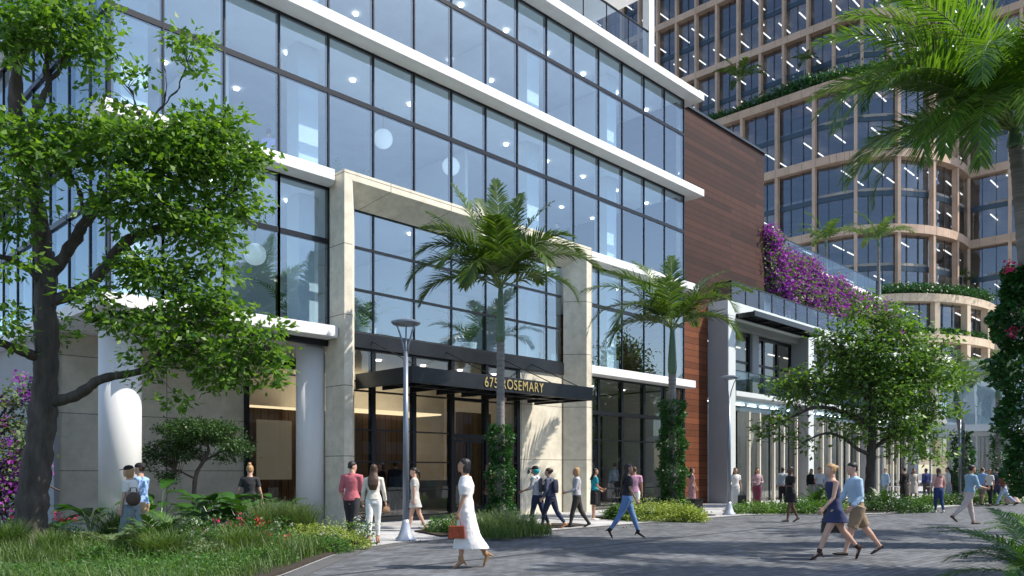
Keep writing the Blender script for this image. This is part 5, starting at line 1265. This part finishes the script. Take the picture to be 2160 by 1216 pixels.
def pack(label, MW, T, H, col, sz=(.15, .30, .42), zf=.70):
    c = T(-.10, 0, zf); t = thing('backpack', MW @ c, label, 'backpack'); b_ = PB()
    b_.loft([(MW @ (c + Vector((0, 0, -sz[2]/2 + k * sz[2]))), MW.to_3x3() @ Vector((0, sz[1]/2 * r_, 0)), MW.to_3x3() @ Vector((sz[0]/2 * r_, 0, 0))) for k, r_ in ((0, .75), (.08, 1), (.55, 1.02), (.85, .85), (1, .5))], 16)
    b_.build('pack_body', cloth(col), t, smooth=True)
    for s in (-1, 1):
        MB().tube([MW @ T(-.06, s * .055, .80), MW @ T(.0, s * .06, .838), MW @ T(.078, s * .062, .78), MW @ T(.06, s * .075, .70)], .014, 6).build('strap', cloth(col), t)
    return t
WH, BK, NV = (.78, .77, .75), (.012, .012, .014), (.02, .03, .085)
# --- nearest figures
t, hd, MW, T = person(985, 13.3, 182, 1.76, 'woman in a white midi dress walking left, holding a rust red bag', ((9, 4), (-12, 22)), ((6, 15, 12, 8), (-14, 14, 12, 0)), 2, 'tan', ('bob', 'black'), dress=('puff', WH, .80), shoes=('heel', (.35, .2, .1)), head=(0, 4))
bag('rust red rectangular bag in the hand of the woman in white', hd[1] + Vector((0, 0, .02)), .27, .21, .08, (.22, .04, .012), 180, .13)
t, hd, MW, T = person(1762, 14.5, 180, 1.74, 'blonde woman with a bun in a short navy dress striding left', ((25, 3), (-24, 18)), ((14, 8, 30, 0), (-16, 8, 22, 0)), 6, 'light', ('bun', 'blonde'), dress=('tank', (.035, .045, .11), .30), shoes=('heel', (.045, .02, .015)))
bag('dark brown bag beside the hip of the woman in navy', MW @ Vector((-.02, -.22, .90)), .28, .26, .10, (.03, .018, .012), 180, .02)
t, hd, MW, T = person(1808, 15.1, 180, 1.80, 'man in light blue shirt and khaki shorts striding left beside the blonde woman', ((20, 4), (-27, 12)), ((-4, 10, 48, 0), (20, 8, 15, 0)), 6, 'light', ('short', 'black'), top=('shirt', (.42, .58, .74), .575), bottom=('shorts', (.30, .22, .14)), shoes=('shoe', (.03, .025, .02)), male=True, head=(8, -8))
MB_ = MB()
bag('dark striped tote carried low between the striding couple', hd[-1] + Vector((0, 0, -.02)), .36, .28, .12, (.05, .05, .04), 180, .10, name='tote_bag', stripes=(.5, .47, .4))
person(1322, 19.2, 0, 1.76, 'woman with long dark hair in black top and blue jeans striding right', ((22, 3), (-24, 10)), ((-12, 8, 15, 0), (10, 7, 18, 0)), 2, 'tan', ('long', 'black', .70), top=('tee', (.02, .018, .022), .56), bottom=('jeans', (.13, .23, .42)), shoes=('heel', BK))
person(742, 18.3, 80, 1.82, 'man in pink red shirt and dark trousers seen from behind by the portal pier', walk(10), ((-8, 10, 30, 10), (8, 8, 40, 20)), 2, 'light', ('short', 'black'), top=('rolled', (.52, .14, .17), .50), bottom=('trousers', (.03, .03, .035)), male=True, head=(-50, -10))
t, hd, MW, T = person(788, 17.5, 92, 1.68, 'woman in white with long brown hair seen from behind, carrying a small bag', walk(8, -1), ((-4, 14, 30, 0), (4, 12, 20, 0)), 2, 'light', ('long', 'brown', .66), top=('shirt', (.72, .67, .58), .53), bottom=('jeans', WH), shoes=('heel', (.4, .22, .15)))
bag('small cream and brown shoulder bag at the hip of the woman with long brown hair', hd[-1] + Vector((0, 0, .05)), .20, .16, .09, (.25, .15, .09), 0, .05, rnd=True)
person(876, 21.2, 180, 1.70, 'woman in a short loose grey dress walking left behind the lamp post', walk(13), ((-4, 7, 6, 0), (6, 7, 10, 0)), 2, 'light', ('pony', 'black'), dress=('tee', (.50, .48, .46), .30), shoes=('shoe', (.4, .25, .16)), head=(20, -10))
t, hd, MW, T = person(1134, 22.6, 150, 1.76, 'person with teal headscarf and grey top walking away left with a backpack', walk(15), ((10, 12, 60, 0), (-6, 14, 30, 0)), 5, 'tan', ('short', 'black'), top=('rolled', (.5, .5, .54), .52), bottom=('jeans', (.02, .035, .085)), shoes=('shoe', (.55, .3, .25)), cap='front')
pack('grey and black backpack on the person with the teal headscarf', MW, T, 1.76, (.10, .10, .11))
sc_ = PB(); c = MW @ T(-.01, 0, .925); hs = thing('headscarf', c, 'teal headscarf tied below a black cap', 'scarf'); sc_.loft([(MW @ T(-.010, 0, z_), MW.to_3x3() @ Vector((0, r1 * 1.76, 0)), MW.to_3x3() @ Vector((r2 * 1.76, 0, 0))) for z_, r1, r2 in ((.872, .030, .030), (.89, .046, .048), (.92, .052, .058), (.942, .050, .056))], 16).build('scarf_cloth', cloth((.01, .35, .38)), hs, smooth=True)
t, hd, MW, T = person(1162, 22.3, 150, 1.72, 'woman in navy patterned top and navy leggings with backpack, right of the teal headscarf', walk(20), ((-6, 14, 35, 0), (10, 12, 40, 0)), 5, 'light', ('bun', 'brown'), top=('shirt', (.015, .02, .05), .53, (.12, .14, .2)), bottom=('jeans', (.012, .02, .055)), shoes=('shoe', (.6, .28, .12)))
pack('navy printed backpack on the woman in navy leggings', MW, T, 1.72, (.015, .02, .045), (.13, .27, .38))
person(1217, 22.6, 180, 1.72, 'blonde woman in grey sweater and dark trousers walking left before the portal pier', walk(17), ((12, 6, 60, 10), (-12, 8, 25, 0)), 0, 'tan', ('bob', 'blonde'), top=('shirt', (.42, .42, .45), .54), bottom=('jeans', (.04, .036, .03)), shoes=('boot', BK), head=(0, 0))
person(1253, 26.0, 10, 1.70, 'woman in teal top and black pencil skirt at the corner of the portal', STAND, ((6, 8, 55, 30), (10, 8, 60, 30)), 2, 'tan', ('long', 'black', .76), top=('tee', (.01, .24, .30), .56), bottom=('skirt', BK, .46), shoes=('shoe', (.7, .68, .65)))
person(1338, 26.2, 80, 1.74, 'person in pink and white tee seen from behind the woman in jeans', STAND, ((0, 9, 10, 0), (0, 9, 10, 0)), 0, 'tan', ('short', 'brown'), top=('tee', (.55, .28, .40), .50), bottom=('trousers', WH), male=True)
person(1459, 33.5, 10, 1.74, 'woman in a long maroon patterned dress before the timber wall', walk(6), (DOWN, (6, 8, 15, 0)), 0, 'tan', ('long', 'black', .74), dress=('tee', (.16, .04, .06), .82, (.45, .30, .32)), shoes=('shoe', BK))
# left group behind the bed
t, hd, MW, T = person(277, 15.8, 178, 1.72, 'woman in black cap and white tee with a brown shoulder bag, by the white column', walk(16), ((6, 6, 6, 0), (-8, 8, 10, 0)), 3, 'light', ('bob', 'blonde'), top=('tee', WH, .55), bottom=('wide', (.22, .28, .32)), shoes=('shoe', WH), cap='front')
bag('brown patterned shoulder bag on the woman in white tee', MW @ Vector((-.14, .19, 1.28)), .30, .26, .14, (.09, .06, .045), 178, .12, name='shoulder_bag', rnd=True)
person(299, 16.4, 178, 1.77, 'man in backward black cap and light blue tee right of the woman with shoulder bag', walk(14, -1), ((-4, 8, 10, 0), (8, 8, 12, 0)), 2, 'light', ('short', 'brown'), top=('tee', (.28, .45, .75), .52), bottom=('shorts', (.45, .32, .18)), male=True, cap='back')
person(527, 19.2, 95, 1.74, 'blonde person in dark top seen from behind among the large leaved plants', STAND, ((-4, 16, 30, 0), (4, 14, 25, 0)), 0, 'light', ('topbun', 'blonde'), top=('tee', (.03, .03, .034), .54), bottom=('trousers', (.05, .05, .055)))
# inside the lobby and shops
for px, D, az, H, lab, kw in (
 (806, 26.5, 200, 1.72, 'person in black coat inside the lobby glass, left of the man in navy', dict(hair=('bob', 'brown'), top=('jacket', BK, .42), bottom=('trousers', BK))),
 (834, 26.8, 100, 1.78, 'man in dark navy suit seen from behind inside the lobby', dict(hair=('short', 'black'), top=('jacket', (.02, .03, .045), .48), bottom=('trousers', BK), male=True)),
 (1032, 24.5, 190, 1.70, 'person in dark red standing behind the ivy trunk of the entrance palm', dict(hair=('bob', 'black'), skin='dark', top=('shirt', (.10, .01, .015), .5), bottom=('trousers', BK))),
 (1297, 34.0, 100, 1.80, 'man in pale blue shirt and grey trousers inside the shopfront', dict(hair=('short', 'brown'), top=('shirt', (.35, .45, .6), .56), bottom=('trousers', (.12, .12, .13)), male=True))):
    person(px, D, az, H, lab, STAND, ((0, 8, 15, 0), (2, 8, 15, 0)), 0, z=.17, **kw)
# podium side
t, hd, MW, T = person(1551, 33.0, 275, 1.74, 'blonde woman in an all white suit holding bags beside the second lamp post', STAND, ((4, 8, 12, 0), (0, 8, 10, 0)), 0, 'tan', ('long', 'brown', .78), top=('tee', (.68, .66, .64), .54), bottom=('wide', (.66, .64, .62)), shoes=('shoe', WH))
bag('black shopping bag beside the woman in the white suit', hd[1] + Vector((0, 0, 0)), .34, .42, .16, BK, 0, .14, name='shopping_bag')
person(1597, 34.0, 270, 1.74, 'woman with long black hair and striped trousers facing the road', STAND, ((6, 10, 80, 25), (6, 10, 80, 25)), 0, 'tan', ('long', 'black', .68), top=('shirt', (.30, .10, .12), .56, (.6, .5, .5)), bottom=('wide', (.22, .05, .08)), shoes=('shoe', BK))
person(1651, 38.5, 100, 1.78, 'man in grey white shirt and black trousers seen from behind at the shops', STAND, ((0, 9, 20, 0), (0, 9, 40, 10)), 0, 'dark', ('short', 'black'), top=('shirt', (.42, .46, .5), .50), bottom=('trousers', BK), male=True)
person(1668, 25.2, 195, 1.76, 'dark haired woman in a short black dress walking left, hands together', walk(15), ((10, 8, 85, 35), (10, 8, 85, 35)), 0, 'dark', ('short', 'black'), dress=('tee', BK, .34), shoes=('shoe', BK))
for px, D, az, H, lab, kw in (
 (1711, 38, 270, 1.72, 'woman with long hair in black blouse and pale skirt at the shops', dict(hair=('long', 'brown', .76), skin='tan', top=('shirt', BK, .56), bottom=('skirt', (.4, .42, .38), .7))),
 (1728, 37.5, 285, 1.78, 'man in white shirt and grey trousers walking before the shops', dict(hair=('short', 'black'), top=('tee', (.72, .74, .78), .56), bottom=('trousers', (.25, .26, .25)), male=True)),
 (1746, 39, 250, 1.76, 'person in pale blue shirt between the man in white shirt and the couple', dict(hair=('short', 'brown'), top=('shirt', (.35, .5, .75), .56), bottom=('trousers', (.3, .3, .3)), male=True)),
 (1868, 44, 200, 1.76, 'person in pale blue coat behind the street tree trunk', dict(hair=('short', 'black'), top=('jacket', (.30, .42, .58), .36), bottom=('trousers', (.2, .2, .2)))),
 (1908, 42, 100, 1.80, 'person in a long black robe seen from behind at the cafe tables', dict(hair=('short', 'black'), dress=('long', BK, .95), male=True)),
 (1927, 41, 265, 1.74, 'woman with long dark hair in a knee length floral dress', dict(hair=('long', 'black', .7), skin='tan', dress=('long', (.42, .33, .28), .55, (.75, .7, .66)))),
 (1954, 45, 100, 1.76, 'person in navy shirt at the shop door behind the pink sweater', dict(hair=('short', 'black'), skin='dark', top=('shirt', (.03, .04, .16), .54), bottom=('trousers', (.07, .06, .05)), male=True)),
 (2000, 40, 160, 1.80, 'man in white shirt left of the third lamp post', dict(hair=('short', 'black'), top=('rolled', (.75, .76, .8), .54), bottom=('trousers', (.4, .44, .55)), male=True)),
 (2016, 43, 100, 1.82, 'man in black suit directly behind the third lamp post', dict(hair=('short', 'black'), top=('jacket', BK, .46), bottom=('trousers', BK), male=True)),
 (2072, 37.5, 20, 1.76, 'man in blue shirt and shorts right of the third lamp post', dict(hair=('short', 'brown'), top=('rolled', (.25, .42, .75), .52), bottom=('shorts', (.25, .2, .16)), male=True)),
 (2088, 36.5, 190, 1.70, 'woman in grey white top and black trousers among the far walkers', dict(hair=('long', 'brown', .78), skin='tan', top=('tee', (.62, .6, .58), .55), bottom=('jeans', BK))),
 (2103, 38.5, 90, 1.76, 'man in navy jacket seen from behind among the far walkers', dict(hair=('short', 'black'), top=('jacket', (.03, .045, .11), .5), bottom=('trousers', (.05, .06, .1)), male=True))):
    person(px, D, az, H, lab, walk(6 + px % 7), ((-6, 10, 18, 0), (8, 10, 22, 0)), 1, **kw)
person(1980, 30.8, 95, 1.72, 'woman in pink striped sweater and dark blue jeans walking away', walk(8), ((-10, 22, 25, 0), (10, 20, 15, 0)), 0, 'light', ('long', 'brown', .80), top=('shirt', (.55, .30, .28), .55), bottom=('jeans', (.02, .045, .14)), shoes=('shoe', WH))
person(2044, 23.8, 2, 1.80, 'man in blue shirt and pale trousers striding right, forearms raised in front', ((14, 3), (-32, 16)), ((20, 8, 60, 10), (16, 8, 62, 10)), 6, 'tan', ('short', 'black'), top=('rolled', (.28, .42, .55), .54), bottom=('trousers', (.58, .48, .46)), shoes=('shoe', (.08, .05, .05)), male=True)
person(2118, 36.5, 160, 1.70, 'woman in brown top and pale jeans leaning into a stride at the far right', walk(26), ((-14, 10, 30, 0), (18, 10, 40, 0)), 12, 'tan', ('bob', 'brown'), top=('shirt', (.16, .06, .04), .56), bottom=('jeans', (.4, .5, .65)))
person(2132, 37.5, 170, 1.62, 'woman in a long pale pink dress at the far right', walk(16), ((-6, 10, 18, 0), (8, 10, 22, 0)), 12, 'light', ('long', 'blonde', .74), dress=('long', (.6, .42, .36), .95))
# upper floors
person(0, 41, 200, 1.72, 'person in black on the glass balcony of the grey podium', STAND, ((6, 10, 80, 20), (6, 10, 80, 20)), 0, 'tan', ('topbun', 'black'), top=('shirt', BK, .5), bottom=('trousers', BK), loc=Vector(gr(1665, 45.2, 5.61)))
for px, py, Y_, fi, az, lab, kw in ((567, 0, 22.3, 1, 90, 'person in lavender top behind the third floor glass', dict(hair=('short', 'brown'), top=('tee', (.55, .48, .8), .5), bottom=('trousers', (.35, .35, .38)))),
   (1176, 0, 22.0, 1, 190, 'person in navy coat behind the third floor glass', dict(hair=('short', 'black'), top=('jacket', (.05, .08, .2), .42), bottom=('trousers', (.05, .07, .12)), male=True)),
   (970, 0, 22.6, 2, 190, 'man in grey suit behind the fourth floor glass', dict(hair=('short', 'black'), top=('jacket', (.1, .13, .2), .48), bottom=('trousers', (.1, .12, .18)), male=True)),
   (907, 0, 26.0, 1, 90, 'distant person behind the third floor glass by the right lantern', dict(hair=('short', 'black'), top=('shirt', (.2, .2, .22), .5), bottom=('trousers', (.2, .2, .22))))):
    r_ = (px - CXP) / FPX; D = Y_ / (sa - r_ * ca)
    person(px, D, az, 1.76, lab, STAND, ((0, 8, 15, 0), (2, 8, 30, 0)), 0, loc=gr(px, D, FL[fi] + .01), **kw)
flush()
